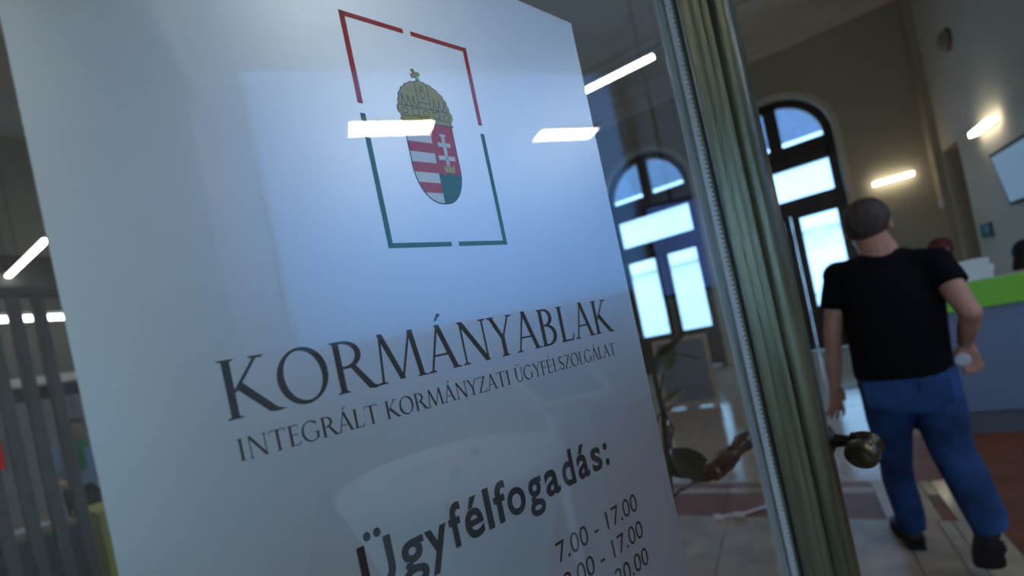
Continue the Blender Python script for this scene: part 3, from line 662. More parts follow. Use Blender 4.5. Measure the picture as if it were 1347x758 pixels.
# slatted screen on the left
SXX = -3.86; o = thing('slatted_screen', 'tall screen of mauve grey upright slats at the left', 'screen', (SXX, .35, 0))
sl = None
for i in range(13):
    y = .935 - i * .106
    if sl is None:
        sl = MB().box((-.03, -.027, .03), (.03, .027, 2.28), bev=.003).mesh('slat', M_slat)
    s = bpy.data.objects.new('slat', sl); COL.objects.link(s); s.parent = o; s.location = (0, y - .35, 0)
MB().box((SXX-.035, -.34, 2.28), (SXX+.035, 1.04, 2.335)).build('head_rail', M_slat, o); MB().box((SXX-.035, -.34, 0), (SXX+.035, 1.04, .03)).build('foot_rail', M_slat, o)
# behind it: lamp line, cabinets, shelf, desk
P1 = at_x(38, 419, -8.0); 
o = thing('linear_ceiling_lamp', 'thin line of light behind the upper part of the slatted screen', 'lamp', (-8.0, 2.5, P1.z))
MB().box((-8.06, -.2, P1.z-.03), (-7.94, 6, P1.z+.03), bev=.005).build('diffuser', emis('dash_light', (1, .98, .95), 5), o); MB().box((-8.06, -.2, P1.z+.03), (-7.94, 6, P1.z+.07)).build('housing', M_white, o)
for y in (.4, 3, 5.6): MB().tube([(-8, y, P1.z+.07), (-8, y, 6.05)], .004, 6).build('wire', M_iron, o)
P2 = at_x(45, 503, -8.2); P3 = at_x(45, 527, -8.2); P4 = at_x(45, 690, -8.2)
o = thing('wall_cabinet', 'row of tall pale cupboards behind the slatted screen', 'cabinet', (-8.4, 3, 0))
MB().box((-8.6, -.3, 0), (-8.22, 7, P3.z)).build('body', mat('cupboard_grey', (.30, .28, .26), .6), o)
for i in range(9): MB().box((-8.22, -.28+i*.8, .1), (-8.20, -.28+i*.8+.78, P3.z-.02), bev=.003).build('door', mat('cupboard_door_%d' % i, (.34, .31, .28), .55), o)
MB().box((-8.6, -.3, P2.z-.05), (-8.1, 7, P2.z+.06)).build('light_shelf', mat('shelf_white', (.85, .82, .76), .5), o)
MB().box((-8.6, -.3, P3.z), (-8.4, 7, P2.z-.05)).build('recess', M_dark, o)
MB().box((-8.6, -.3, P2.z+.06), (-8.5, 7, 3.9)).build('dark_wall_sheet', mat('upper_grey', (.05, .05, .045), .6), o)  # dark sheet added to dim the brightly lit wall above the shelf
# desk
P = at_z(40, 690, .75)
o = thing('office_desk', 'brown office desk behind the slatted screen', 'desk', (-5.2, 1.6, 0))
MB().box((-5.75, -.1, .72), (-4.85, 1.18, .75), bev=.003).build('desk_top', M_deskwood, o); MB().box((-4.9, -.05, .05), (-4.87, 1.13, .72)).build('front_panel', mat('desk_dark', (.04, .03, .025), .6), o)
for y in (-.06, 1.11):
    for x in (-5.7, -4.95): MB().box((x, y, 0), (x+.05, y+.05, .72)).build('leg', M_iron, o)
o = thing('low_cabinet', 'yellow green cabinet beside the film, behind the slatted screen', 'cabinet', (-6.1, 2.3, 0))
c = at_d(140, 668, 4.2)
MB().box((c.x-.3, c.y-.14, 0), (c.x+.3, c.y+.9, c.z), bev=.005).build('body', M_yellow, o); MB().box((c.x-.32, c.y-.16, c.z), (c.x+.32, c.y+.92, c.z+.03)).build('top', M_yellow, o)
MB().box((c.x+.3, c.y, .08), (c.x+.315, c.y+.42, c.z-.03)).build('door', M_yellow, o)

# ================================================================== PEOPLE
def seg(mb, pts, rad, n=14): mb.tube(pts, rad, n); [mb.ball(p, (r if not isinstance(r, tuple) else r[0])*.98, 8) for p, r in zip(pts, rad)]
def hand(mb, wrist, d, side, palm_n, L=.18, curl=.25, spread=.12, thumb=1):
    """wrist point, direction of the fingers d, side = direction towards the thumb, palm normal"""
    d = Vector(d).normalized(); s = Vector(side); s = (s - d*s.dot(d)).normalized(); nrm = Vector(palm_n); nrm = (nrm - d*nrm.dot(d) - s*nrm.dot(s)).normalized()
    pl = L*.52; mb.rings([[wrist + d*(pl*h) + s*(math.cos(a)*w_) + nrm*(math.sin(a)*t_) for a in [2*math.pi*k/12 for k in range(12)]] for h, w_, t_ in ((-.1, .024, .017), (.15, .029, .016), (.6, .039, .015), (1.0, .038, .013), (1.08, .033, .010))])
    for k, (o_, ln_) in enumerate(((.029, .92), (.010, 1.0), (-.010, .95), (-.028, .76))):
        b0 = wrist + d*(pl*.92) + s*o_; q = [b0]; dd = (d + s*(spread*(1.5-k)/1.5*.8)).normalized(); ang = curl*.5; fl_ = L*.48*ln_
        for f_ in (.45, .30, .25):
            ang2 = ang; v = dd*math.cos(ang2) + nrm*math.sin(ang2); q.append(q[-1] + v*fl_*f_); ang += curl
        mb.tube(q, [.0098, .0092, .0085, .0068], 8); [mb.ball(p, r_, 6) for p, r_ in zip(q[1:], (.009, .0083, .0066))]
    if thumb:
        b0 = wrist + d*(pl*.18) + s*.020 + nrm*.004; v1 = (s*.75 + d*.75 + nrm*.2).normalized(); v2 = (s*.35 + d*1 + nrm*.25).normalized()
        q = [b0, b0 + v1*.040, b0 + v1*.040 + v2*.032, b0 + v1*.040 + v2*.058]; mb.tube(q, [.016, .0125, .0105, .0075], 8); [mb.ball(p, r_, 6) for p, r_ in zip(q, (.015, .0125, .0105, .0073))]
def head_mesh(mb, c, r, yaw, tilt_=0, s=1.0):
    """c = centre of the skull; faces local +y turned by yaw"""
    M = Matrix.Rotation(yaw, 3, 'Z') @ Matrix.Rotation(-tilt_, 3, 'X')
    tr = lambda p: c + M @ (Vector(p) * s)
    mb.ball(c, (.076*s, .096*s, .092*s), 18, M=M)                                  # cranium
    mb.ball(tr((0, .022, -.055)), (.060*s, .070*s, .070*s), 16, M=M)               # face
    mb.ball(tr((0, .055, -.105)), (.034*s, .030*s, .024*s), 12, M=M)               # chin
    mb.ball(tr((0, .096, -.030)), (.013*s, .020*s, .026*s), 10, M=M)               # nose
    mb.ball(tr((0, .110, -.045)), (.014*s, .012*s, .010*s), 8, M=M)
    mb.ball(tr((0, .086, -.078)), (.026*s, .010*s, .007*s), 8, M=M); mb.ball(tr((0, .084, -.087)), (.022*s, .010*s, .007*s), 8, M=M)  # lips
    mb.ball(tr((0, .080, .006)), (.052*s, .016*s, .012*s), 10, M=M)                # brow
    for sx in (-1, 1):
        mb.ball(tr((sx*.078, -.008, -.030)), (.009*s, .019*s, .031*s), 10, M=M)      # ear
        mb.ball(tr((sx*.083, -.014, -.020)), (.006*s, .012*s, .016*s), 8, M=M)
        mb.ball(tr((sx*.028, .080, -.012)), (.013*s, .010*s, .009*s), 8, M=M)       # eyelid
    return tr, M
def eyes(parent, tr, M, s=1.0):
    for sx in (-1, 1):
        b = MB(); b.ball(tr((sx*.028, .086, -.012)), .0085*s, 10); e = b.build('eye', M_whiteink, parent, True)
        b = MB(); b.ball(tr((sx*.028, .0935, -.012)), .0038*s, 8); b.build('iris', M_inkblack, e, True)

# --- the walking man
man = thing('walking_man', 'grey brown haired man in black t-shirt and jeans walking away, holding a clear bottle', 'person', (.42, 2.75, 0))
HP = 2.78
pel = at_y(1197, 512, HP); chest = at_y(1172, 400, HP+.02)
shL = at_y(1103, 362, HP+.04); shR = at_y(1229, 345, HP-.02)
elL = at_y(1095, 437, HP+.03); wrL = at_y(1098, 507, HP+.08)
elR = at_y(1277, 412, HP-.16); wrR = at_y(1269, 452, HP+.02)
neckb = at_y(1157, 338, HP+.03); headc = at_y(1139, 294, HP+.09)
hipL = at_y(1160, 530, HP); hipR = at_y(1232, 524, HP)
knL = at_y(1180, 622, HP+.10); anL = at_y(1199, 690, HP+.04)
knR = at_y(1256, 610, HP-.04); anR = at_y(1300, 690, HP-.34)
b = MB()
seg(b, [neckb - up*.03, neckb + up*.03, headc - up*.05], [.084, .074, .064])
seg(b, [pel + up*.0, pel + up*.12, (pel+chest)/2, chest, neckb - up*.06], [.095, .10, .10, .10, .08])
for sh, el, wr in ((shL, elL, wrL), (shR, elR, wrR)):
    seg(b, [neckb - up*.05, sh, (sh+el)/2, el, el*.45+wr*.55, wr], [.07, .056, .047, .039, .036, .026])
for hi, kn, an in ((hipL, knL, anL), (hipR, knR, anR)):
    seg(b, [hi, (hi+kn)/2, kn, kn*.6+an*.4, an], [.075, .058, .044, .042, .032])
HS = 1.13
htr, hM = head_mesh(b, headc, .1, R(-8), R(14), HS)
hand(b, wrL, (at_y(1101, 545, HP+.10) - wrL), rt, fw, .215, .24, .36)
hand(b, wrR, (at_y(1276, 474, HP+.06) - wrR), -rt*.9 + fw*.5, -rt*.6 - up*.3+fw*.2, .17, .62, .05)
body = b.build('body', M_skin, man); remesh(body, .0058, 3); eyes(body, htr, hM, HS)
# t-shirt
b = MB()
def ell(c, ax, ay, yaw=0, n=24, tlt=0):
    u = Vector((math.cos(yaw), math.sin(yaw), 0)); v = Vector((-math.sin(yaw), math.cos(yaw), 0))
    return [c + u*(math.copysign(abs(math.cos(a))**.85, math.cos(a))*ax) + v*(math.copysign(abs(math.sin(a))**.85, math.sin(a))*ay) + up*(tlt*math.cos(a)*ax) for a in [2*math.pi*k/n for k in range(n)]]
def px_ring(xl, yl, xr, yr, p, ay, n=24, g=0):
    A, B = at_y(xl, yl, p), at_y(xr, yr, p); c = (A+B)/2; h = (B-A)/2
    v = Vector((0, 1, 0)); return [c + h*((1+g)*math.copysign(abs(math.cos(a))**.85, math.cos(a))) + v*(math.copysign(abs(math.sin(a))**.85, math.sin(a))*ay) for a in [2*math.pi*k/n for k in range(n)]]
rg = [px_ring(1124, 500, 1257, 488, HP, .125), px_ring(1121, 486, 1254, 476, HP, .130), px_ring(1117, 462, 1250, 450, HP, .135), px_ring(1110, 430, 1246, 420, HP, .14), px_ring(1106, 400, 1243, 388, HP+.01, .14),
      px_ring(1101, 376, 1240, 366, HP+.02, .13), px_ring(1100, 360, 1232, 348, HP+.03, .11), px_ring(1117, 345, 1216, 332, HP+.03, .085), px_ring(1132, 334, 1190, 325, HP+.04, .062)]
b.rings(rg)
for sh, el, k in ((shL, elL, .60), (shR, elR, .47)):
    e = sh*(1-k) + el*k; i_ = neckb*.35 + sh*.65 - up*.02
    b.tube([i_, sh, sh*.5+e*.5, e], [.075, .070, .066, .066], 18); b.ball(sh, .070, 12); b.ball(sh - up*.045 + (neckb-sh).normalized()*.02, .07, 10)
tee = b.build('t_shirt', M_tee, man); remesh(tee, .009, 6)
# jeans
b = MB()
b.rings([px_ring(1127, 488, 1258, 478, HP, .118), px_ring(1127, 505, 1262, 496, HP-.005, .125), px_ring(1132, 522, 1267, 514, HP-.01, .130), px_ring(1137, 540, 1270, 532, HP-.01, .125)])
def leg(lst, ay0=1.0):
    rr = []
    for xl, yl, xr, yr, p, ay in lst: rr.append(px_ring(xl, yl, xr, yr, p, ay, 20))
    b.rings(rr)
leg([(1134, 530, 1200, 527, HP, .105), (1139, 552, 1200, 548, HP+.02, .10), (1149, 585, 1200, 582, HP+.06, .088), (1157, 612, 1200, 611, HP+.09, .078), (1160, 632, 1204, 630, HP+.09, .074), (1168, 655, 1210, 652, HP+.07, .070), (1176, 676, 1216, 672, HP+.05, .066), (1180, 697, 1219, 693, HP+.035, .066)])
leg([(1196, 530, 1270, 520, HP-.01, .108), (1203, 552, 1273, 545, HP-.01, .105), (1213, 575, 1277, 568, HP-.02, .095), (1224, 600, 1284, 590, HP-.05, .085), (1238, 625, 1297, 612, HP-.12, .080), (1254, 655, 1310, 640, HP-.21, .076), (1270, 684, 1322, 668, HP-.30, .072), (1280, 702, 1327, 688, HP-.34, .070)])
je = b.build('jeans', M_jeans, man); remesh(je, .009, 4)
for (x, y) in ((1158, 520), (1232, 514)):
    b = MB(); c = at_y(x, y, HP-.136); b.prism([(-.055, .05), (.055, .05), (.055, -.05), (0, -.075), (-.055, -.05)], lambda p, s: Vector((c.x+p[0], c.y + (-.004 if s else .04), c.z + p[1]))); b.build('back_pocket', M_jeans, man)
# shoes
def shoe(ankle, toe, heel_up, sc=1.0):
    d = (toe - ankle); 
    return d
def build_shoe(heel, toe, upv, L=.29):
    f = (toe-heel).normalized(); u = (upv - f*upv.dot(f)).normalized(); s = f.cross(u)
    prof_ = [(0, .030, .0, .05), (.03, .037, .0, .075), (.10, .038, .0, .095), (.30, .036, .0, .085), (.55, .044, .0, .060), (.80, .047, .0, .045), (.95, .036, .004, .034), (1.0, .018, .010, .024)]
    b = MB(); rs = []
    for h, w_, z0, z1 in prof_:
        c = heel + f*(h*L) + u*((z0+z1)/2 + .02); rs.append([c + s*(math.cos(a)*w_) + u*(math.sin(a)*(z1-z0)/2) for a in [2*math.pi*k/16 for k in range(16)]])
    b.rings(rs); sh_ = b.build('shoe', M_shoe, man, 'all')
    b = MB(); out = [(0, .022), (.02, .034), (.15, .038), (.35, .035), (.6, .046), (.82, .049), (.95, .036), (1.01, .012)]
    poly = [(h*L, w_) for h, w_ in out] + [(h*L, -w_) for h, w_ in reversed(out)]
    b.prism(poly, lambda p, q: heel + f*p[0] + s*p[1] + u*(.024 if q else 0)); so = b.build('sole', M_sole, sh_)
    b = MB(); 
    for k in range(4):
        c = heel + f*(L*(.42+.07*k)) + u*(.100-.008*k); b.tube([c - s*.022, c + u*.006, c + s*.022], .003, 6)
    b.build('laces', M_black, sh_)
hl = anL.copy(); hl.z = 0.002; hl.y -= .02; tl = hl + Vector((-.03, .27, 0)); build_shoe(hl + Vector((0, -.035, 0)), tl, up)
hr = at_y(1302, 704, HP-.37); tr_ = hr + Vector((.01, .14, -.2)); build_shoe(hr - Vector((0, .03, .03)), tr_, Vector((0, .75, .6)))
# hair
b = MB(); M3 = hM; 
b.ball(htr((0, -.012, .012)), (.086*HS, .100*HS, .094*HS), 20, M=M3); b.ball(htr((0, -.040, -.035)), (.070, .062, .062), 16, M=M3)
hr_ = b.build('hair', M_hair, man); remesh(hr_, .007, 3)
# cut hair away at the face side and neck
bm = bmesh.new(); bm.from_mesh(hr_.data)
inv = MW[man.name].inverted(); kill = []
hc = headc
for v in bm.verts:
    wv = MW[man.name] @ v.co; loc_ = hM.inverted() @ (wv - hc) / HS
    if (loc_.y > .045 and loc_.z < .045) or loc_.z < -.090: kill.append(v)
bmesh.ops.delete(bm, geom=kill, context='VERTS'); bm.to_mesh(hr_.data); bm.free()
for v in hr_.data.vertices:
    n_ = random.random(); v.co += v.normal * (n_ - .3) * .004
# glasses arm seen beside the right ear
b = MB(); b.tube([htr((.080, -.02, -.010)), htr((.082, .03, -.006)), htr((.070, .095, -.006))], .0022, 6); b.tube([htr((-.080, -.02, -.010)), htr((-.082, .03, -.006)), htr((-.070, .095, -.006))], .0022, 6)
for sx in (-1, 1):
    b.tube([htr((sx*.034 + .026*math.cos(a), .106, -.012 + .019*math.sin(a))) for a in [2*math.pi*k/14 for k in range(15)]], .0018, 6)
b.tube([htr((-.009, .108, -.006)), htr((.009, .108, -.006))], .0018, 6); b.build('glasses', M_iron, man)
# bottle in his right hand (a thing of its own)
bc = at_y(1266, 473, HP+.05); bo = thing('water_bottle', 'small clear plastic bottle held in the walking man\'s right hand', 'bottle', tuple(bc))
ax = (-rt*.55 - fw*.55 + up*.12).normalized()
MB().lathe(bc - ax*.05, ax, [(0, .014), (.012, .028), (.02, .031), (.05, .030), (.055, .028), (.06, .030), (.10, .031), (.107, .026), (.109, 0.001)], 20).build('body', M_clear, bo, True)
MB().lathe(bc - ax*.072, ax, [(0, .014), (.018, .014), (.0185, .012)], 16).build('cap', mat('cap_blue', (.5, .65, .85), .4), bo, True)

def person(name, label, headpos, yaw, tilt_, shirt, hairm, loc, torso_h=.55, lean=(0,0,0), arms=None, s=1.0, sit=True, hair_long=0, band=None):
    o = thing(name, label, 'person', loc)
    f = Vector((-math.sin(yaw), math.cos(yaw), 0)); sd = Vector((math.cos(yaw), math.sin(yaw), 0)); H = Vector(headpos)
    nb = H - up*.17*s - f*.02 + Vector(lean)*.3; hipz = nb - up*.50*s + Vector(lean)
    b = MB(); tr, M = head_mesh(b, H, .1, yaw, tilt_, s); seg(b, [nb, H - up*.06*s], [.052*s, .05*s])
    seg(b, [hipz, hipz + up*.2, nb - up*.06], [.10*s, .10*s, .08*s])
    shs = [nb - up*.05 - sd*.17*s, nb - up*.05 + sd*.17*s]
    A = arms or [(-sd*.06 - up*.25 + f*.05, -sd*.02 - up*.30 + f*.28), (sd*.06 - up*.25 + f*.05, sd*.02 - up*.30 + f*.28)]
    js = []
    for sh, (e, w_), sg in zip(shs, A, (1, -1)):
        el = sh + e*s; wr = sh + w_*s; seg(b, [nb - up*.04, sh, el, wr], [.06*s, .046*s, .036*s, .024*s]); hand(b, wr, (wr-el), sd*sg, -up, .17, .2, .1); js.append((sh, el, wr))
    kn = []
    for sg in (-1, 1):
        hp = hipz + sd*.09*sg
        if sit: k = hp + f*.40 - up*.02; an = Vector((k.x, k.y, .06))
        else: k = Vector((hp.x, hp.y, hipz.z*.52)) + f*.02; an = Vector((hp.x, hp.y, .06))
        seg(b, [hp, k, an], [.08*s, .055*s, .038*s]); kn.append((hp, k, an))
    bd = b.build('body', M_skin, o); remesh(bd, .008, 3); eyes(bd, tr, M, s)
    b = MB(); b.rings([ell(hipz - up*.02, .165*s, .12*s, yaw), ell(hipz + up*.15, .16*s, .115*s, yaw), ell(nb - up*.18, .18*s, .12*s, yaw), ell(nb - up*.08, .175*s, .10*s, yaw), ell(nb - up*.02, .09*s, .07*s, yaw)])
    for sh, el, wr in js: seg(b, [sh, sh*.3+el*.7] if shirt != M_dark else [sh, el, el*.2+wr*.8], [.062*s, .056*s] if shirt != M_dark else [.062*s, .05*s, .038*s])
    t_ = b.build('top', shirt, o); remesh(t_, .010, 5)
    b = MB(); seg(b, [hipz - up*.02], [.15*s])
    for hp, k, an in kn: seg(b, [hp, k, an + up*.03], [.10*s, .072*s, .06*s])
    t_ = b.build('trousers', M_dark, o); remesh(t_, .012, 4)
    for hp, k, an in kn:
        b = MB(); c = Vector((an.x, an.y, .002)) - f*.06
        b.rings([[c + f*(h*.27) + sd*(math.cos(a)*w_) + up*(.04+math.sin(a)*.038 if math.sin(a) > 0 else .04+math.sin(a)*.038) for a in [2*math.pi*q/12 for q in range(12)]] for h, w_ in ((0, .03), (.15, .037), (.6, .045), (.9, .038), (1, .018))]); b.build('shoe', M_shoe, o, 'all')
    b = MB(); b.ball(tr((0, -.016, .016)), (.086*s, .100*s, .094*s), 18, M=M); b.ball(tr((0, -.045, -.03)), (.072*s, .06*s, .065*s), 14, M=M)
    if hair_long: b.ball(tr((0, -.06, -.10)), (.075*s, .05*s, .11*s), 14, M=M)
    hh = b.build('hair', hairm, o); remesh(hh, .009, 3)
    bm = bmesh.new(); bm.from_mesh(hh.data); kl = []
    for v in bm.verts:
        q = M.inverted() @ ((MW[o.name] @ v.co) - H) / s
        if q.y > .040 and q.z < .045: kl.append(v)
    bmesh.ops.delete(bm, geom=kl, context='VERTS'); bm.to_mesh(hh.data); bm.free()
    return o
H1 = at_y(1235, 328, 6.0)
person('seated_woman', 'woman with dark red hair seated behind the counter, partly hidden by the man', H1, R(110), .35, M_dark, M_redhair, (H1.x, H1.y, 0), s=1.0)
# second clerk, at the right edge of the frame
H2 = at_y(1354, 333, 5.62)
person('clerk', 'dark haired person in black leaning over the counter at the right edge of the frame', H2, R(-35), .3, M_dark, M_darkhair, (H2.x, H2.y+.1, 0), s=1.15, hair_long=1, sit=False)
for nm, H in (('office_chair', H1),):
    hz = H.z - .17 - .50 - .16
    o = thing(nm, 'grey office chair under the red haired woman behind the counter', 'chair', (H.x, H.y+.06, 0))
    MB().box((H.x-.24, H.y-.2, hz-.06), (H.x+.24, H.y+.28, hz), bev=.02).build('seat', M_grey, o, True)
    MB().box((H.x-.22, H.y+.30, hz+.08), (H.x+.22, H.y+.35, hz+.45), bev=.02).build('backrest', M_grey, o, True)
    MB().tube([(H.x, H.y+.06, .10), (H.x, H.y+.06, hz-.06)], .03, 10).build('column', M_iron, o, True)
    MB().tube([(H.x, H.y+.27, hz-.03), (H.x, H.y+.37, hz), (H.x, H.y+.34, hz+.2)], .015, 8).build('back_bar', M_iron, o, True)
    for k in range(5):
        a = 2*math.pi*k/5; MB().tube([(H.x, H.y+.06, .12), (H.x+.28*math.cos(a), H.y+.06+.28*math.sin(a), .05)], [.022, .015], 8).build('leg', M_iron, o, True)
        MB().ball((H.x+.28*math.cos(a), H.y+.06+.28*math.sin(a), .028), .027, 8).build('caster', M_black, o, True)
# person behind the slats
H3 = at_d(97, 562, 4.9)
pz = person('standing_clerk', 'dark haired person in a pale blue top behind the slatted screen beside the film', H3, R(-100), .2, M_blueshirt, M_darkhair, (H3.x, H3.y, 0), sit=False)
f3 = Vector((math.sin(R(100)), math.cos(R(100)), 0))
b = MB(); nb = H3 - up*.19; b.lathe(nb - up*.05, up, [(0, .105), (.03, .10), (.06, .08), (.09, .066), (.10, .06)], 18); b.tube([nb + f3*.10 - up*.03, nb + f3*.125 - up*.15, nb + f3*.12 - up*.28], [.03, .035, .03], 10); b.build('scarf', M_greenshirt, pz, True)
# desk clutter
c = at_z(95, 745, .76)
o = thing('desk_papers', 'white papers lying on the desk behind the slats', 'papers', (-5.2, 1.5, .75))
for k in range(3): MB().box((-5.4+k*.05, .62+k*.07, .751+k*.004), (-5.15+k*.05, .92+k*.07, .755+k*.004)).build('sheet', M_paper, o)
o = MB().box((-5.15, .40, .751), (-4.92, .67, .81), bev=.006).build('folder', M_yellow); tag(o, 'yellow green folder lying on the desk behind the slats', 'folder')

# ================================================================== THROUGH THE GLASS: framed board, plant, lamp glint on the floor
bc2 = at_z(912, 536, 0)
o = thing('display_board', 'low grey notice board in a pale brown frame behind the plant', 'board', (bc2.x, bc2.y, 0), 0)
yb = bc2.y; x0, x1 = at_y(872, 500, yb).x, at_y(934, 490, yb).x; zt, zb = at_y(905, 447, yb).z, .08
MB().box((x0, yb-.01, zb), (x1, yb+.01, zt)).build('panel', mat('board_grey', (.17, .20, .25), .4), o)
fm = mat('pale_wood', (.55, .40, .28), .5, var=.15, scale=10)
for (a, b_, c, d) in ((x0-.05, x1+.05, zt, zt+.045), (x0-.05, x1+.05, zb-.05, zb), (x0-.05, x0, zb, zt), (x1, x1+.045, zb, zt)): MB().box((a, yb-.02, c), (b_, yb+.02, d), bev=.004).build('frame_bar', fm, o)
for x in (x0-.02, x1-.02): MB().box((x, yb-.2, 0), (x+.04, yb+.2, .03)).build('foot', fm, o)
# plant
pc = at_d(868, 470, 1.5); ppos = Vector((pc.x-.10, pc.y+.05, 0))
o = thing('potted_rubber_plant', 'tall pot plant with big dark green leaves half hidden behind the film', 'plant', tuple(ppos))
MB().lathe(ppos, up, [(0, .12), (.01, .125), (.28, .16), (.30, .17), (.31, .17), (.31, .15), (.27, .148), (.27, 0)], 24).build('pot', M_pot, o, True)
MB().lathe(ppos + up*.262, up, [(0, .146), (.012, .14), (.016, .0)], 20).build('soil', M_soil, o, True)
def leaf_obj(base, tip, wd, nrm, stemfrom, edge=False):
    base, tip = Vector(base), Vector(tip); d = tip-base; s = d.cross(Vector(nrm)).normalized(); u = s.cross(d).normalized(); vs_ = []; fs = []; n = 10
    for i in range(n+1):
        h = i/n; w_ = wd * (math.sin(math.pi*min(1, h*.96+.02)) ** .7); c = base + d*h - u*(.18*wd*math.sin(math.pi*h))
        for k in (-1, -.5, 0, .5, 1): vs_.append(c + s*(w_*k/1.0) + u*(abs(k)*w_*.28))
    for i in range(n):
        for k in range(4): a = i*5+k; fs.append((a, a+1, a+6, a+5))
    m_ = len(vs_); vs_ += [v - u*.0015 for v in vs_]; fs += [tuple(j+m_ for j in reversed(f)) for f in fs]
    bb = MB().add(vs_, fs); lf = bb.build('leaf', M_leaf, o, 'all')
    MB().tube([stemfrom, (Vector(stemfrom)+base)/2 + up*.01, base], .0045, 6).build('leaf_stalk', M_stem, lf, True)
tk = [ppos + up*.26, ppos + Vector((.02, -.01, .7)), ppos + Vector((.06, 0, 1.05)), Vector((pc.x-.03, pc.y, 1.18)), Vector((pc.x-.02, pc.y, 1.30))]
MB().tube(tk, [.014, .012, .010, .008, .005], 8).build('trunk', M_stem, o, True)
D = lambda x, y, d=1.5: at_d(x, y, d)
leaf_obj(D(884, 452), D(866, 492, 1.47), .035, -fw, D(886, 448))
MB().tube([D(876, 464), D(900, 467), D(919, 471)], .004, 6).build('twig', M_stem, o, True)
leaf_obj(D(884, 592, 1.4), D(936, 632, 1.30), .045, up*.4-fw, D(880, 560, 1.45))
leaf_obj(D(868, 600, 1.4), D(905, 628, 1.35), .035, up*.8-fw*.5, D(860, 570, 1.45))
MB().tube([D(872, 490), D(868, 530), D(886, 565), D(878, 600)], .004, 6).build('twig', M_stem, o, True)
for k in range(7):
    a = k*2.4; z = .75 + k*.09; c = ppos + Vector((.03, 0, z)); q = Vector((math.cos(a)*.9 - .3, math.sin(a)*.8+.2, .35)).normalized(); leaf_obj(c + q*.06, c + q*.24 - up*.02, .04, up, c)
# white strip and blobs standing in for a lamp reflection on the floor
a = at_z(944, 681, .02); c1 = at_z(972, 678, .02); e1 = at_z(1001, 668, .01)
o = thing('floor_lamp_glint', 'white strip standing in for a bright lamp reflection on the red brown floor band', 'glint_strip', tuple(a - up*.02))
MB().tube([a, (a+c1)/2 + Vector((0, 0.02, 0)), c1, e1, e1 + Vector((.4, .25, 0))], .008, 8).build('glint_strip', M_white, o, True)
MB().tube([a - Vector((.02, 0, 0)), a + Vector((.02, 0, 0))], .02, 10).build('glint_blob', M_white, o, True); MB().tube([c1 - Vector((.03, 0, 0)), c1 + Vector((.03, 0, 0))], .02, 10).build('glint_blob', M_white, o, True)

# ================================================================== SEEN ONLY AS REFLECTIONS IN THE GLASS: table, touch kiosk, hanging screen
TC = Vector((.69, .43, 0)); TRr = .315
o = thing('cocktail_table', 'tall round table under a white stretch cloth, reflected below the lettering', 'table', tuple(TC))
MB().lathe(TC + up*1.075, up, [(0, TRr-.01), (.005, TRr), (.022, TRr), (.025, TRr-.005), (.0251, 0)], 48).build('table_top', M_cloth, o, True)
bb = MB(); rs = []
for h in range(14):
    z = 1.09 - h*(1.08/13); q = h/13
    pr = []
    for k in range(64):
        a = 2*math.pi*k/64; r0 = TRr*.995 if h == 0 else (.10 + (TRr-.10)*(1-q)**2.2 if q < .75 else .11 + (q-.75)*.5)
        r1 = r0 * (1 + .18*q*math.cos(4*a)) if h else r0
        pr.append(TC + Vector((math.cos(a)*r1, math.sin(a)*r1, z)))
    rs.append(pr)
bb.rings(rs); bb.build('stretch_cover', M_cloth, o, True)
for nm, dx, dy, ang, mt_, lb in (('pen', -.10, -.02, .3, M_grey, 'dark grey pen lying on the white table'), ('pen', .03, -.12, 1.2, M_paper, 'pale pen lying on the white table'), ('folded_card', .06, .08, .2, M_grey, 'small folded dark card on the white table')):
    M_ = Matrix.Translation(TC + Vector((dx, dy, 1.1005))) @ Matrix.Rotation(ang, 4, 'Z')
    q = MB().box((-.06, -.004, 0), (.06, .004, .008), M=M_, bev=.002) if nm == 'pen' else MB().box((-.045, -.012, 0), (.045, .012, .01), M=M_, bev=.002)
    tag(q.build(nm, mt_), lb, nm.split('_')[-1])
K = [Vector((1.186, .931, 1.092)), Vector((1.073, 1.228, 1.100)), Vector((1.281, 1.246, 1.237)), Vector((1.412, .899, 1.233))]
kc = (K[0]+K[1]+K[2]+K[3])/4; o = thing('touch_kiosk', 'white standing touch kiosk with slanted screen, reflected under the lettering', 'kiosk', (kc.x, kc.y, 0))
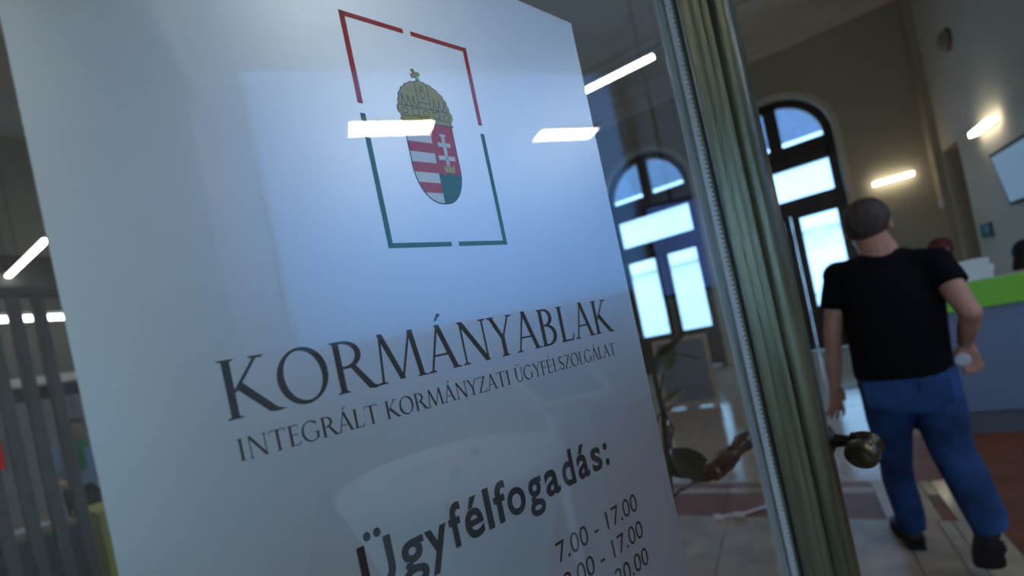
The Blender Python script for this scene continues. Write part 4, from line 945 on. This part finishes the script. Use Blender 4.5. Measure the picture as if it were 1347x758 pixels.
kn_ = (K[1]-K[0]).cross(K[3]-K[0]).normalized(); kn_ = kn_ if kn_.z > 0 else -kn_
def slab4(mb, a0, a1, c0, c1, t0, t1):
    g = lambda a, c, t: (K[0]*(1-a) + K[1]*a)*(1-c) + (K[3]*(1-a) + K[2]*a)*c + kn_*t
    return mb.add([g(a, c, t) for t in (t0, t1) for a, c in ((a0, c0), (a1, c0), (a1, c1), (a0, c1))], [(0,3,2,1),(4,5,6,7),(0,1,5,4),(1,2,6,5),(2,3,7,6),(3,0,4,7)])
b = MB(); slab4(b, 0, 1, 0, 1, -.03, -.008); b.build('screen_back', M_white, o)
for q in ((0, 1, 0, .13), (0, 1, .88, 1), (0, .085, .13, .88), (.915, 1, .13, .88)):
    b = MB(); slab4(b, *q, -.008, .012); b.build('frame_bar', M_white, o)
b = MB(); slab4(b, .087, .913, .135, .875, -.006, .001); b.build('display', mat('grey_display', (.10, .14, .2), .35), o)
MB().box((kc.x-.02, kc.y-.09, 0), (kc.x+.08, kc.y+.09, 1.10), bev=.01).build('pillar', M_white, o)
MB().box((kc.x-.20, kc.y-.22, 0), (kc.x+.20, kc.y+.22, .02), bev=.004).build('base_plate', M_white, o)
SCm = Vector((2.60, 3.13, 1.90)); se = Vector((-.30, .95, 0)).normalized(); sn = Vector((-.95, -.30, 0))
o = thing('hanging_screen', 'blue lit screen hung from the ceiling, reflected over the far window', 'screen', tuple(SCm))
bx4 = lambda a0, a1, z0, z1, n0, n1: MB().add([SCm + se*a + sn*n + up*z for z in (z0, z1) for a, n in ((a0, n0), (a1, n0), (a1, n1), (a0, n1))], [(0,3,2,1),(4,5,6,7),(0,1,5,4),(1,2,6,5),(2,3,7,6),(3,0,4,7)])
bx4(-.27, .27, -.42, .42, -.03, .02).build('casing', M_black, o); bx4(-.24, .24, -.39, .39, .02, .024).build('display', M_screen2, o)
MB().tube([SCm + up*.4, (SCm.x, SCm.y, 6.05)], .018, 10).build('pole', M_iron, o, True)

print('objects', len(bpy.data.objects), 'polys', sum(len(o.data.polygons) for o in bpy.data.objects if o.type == 'MESH'))
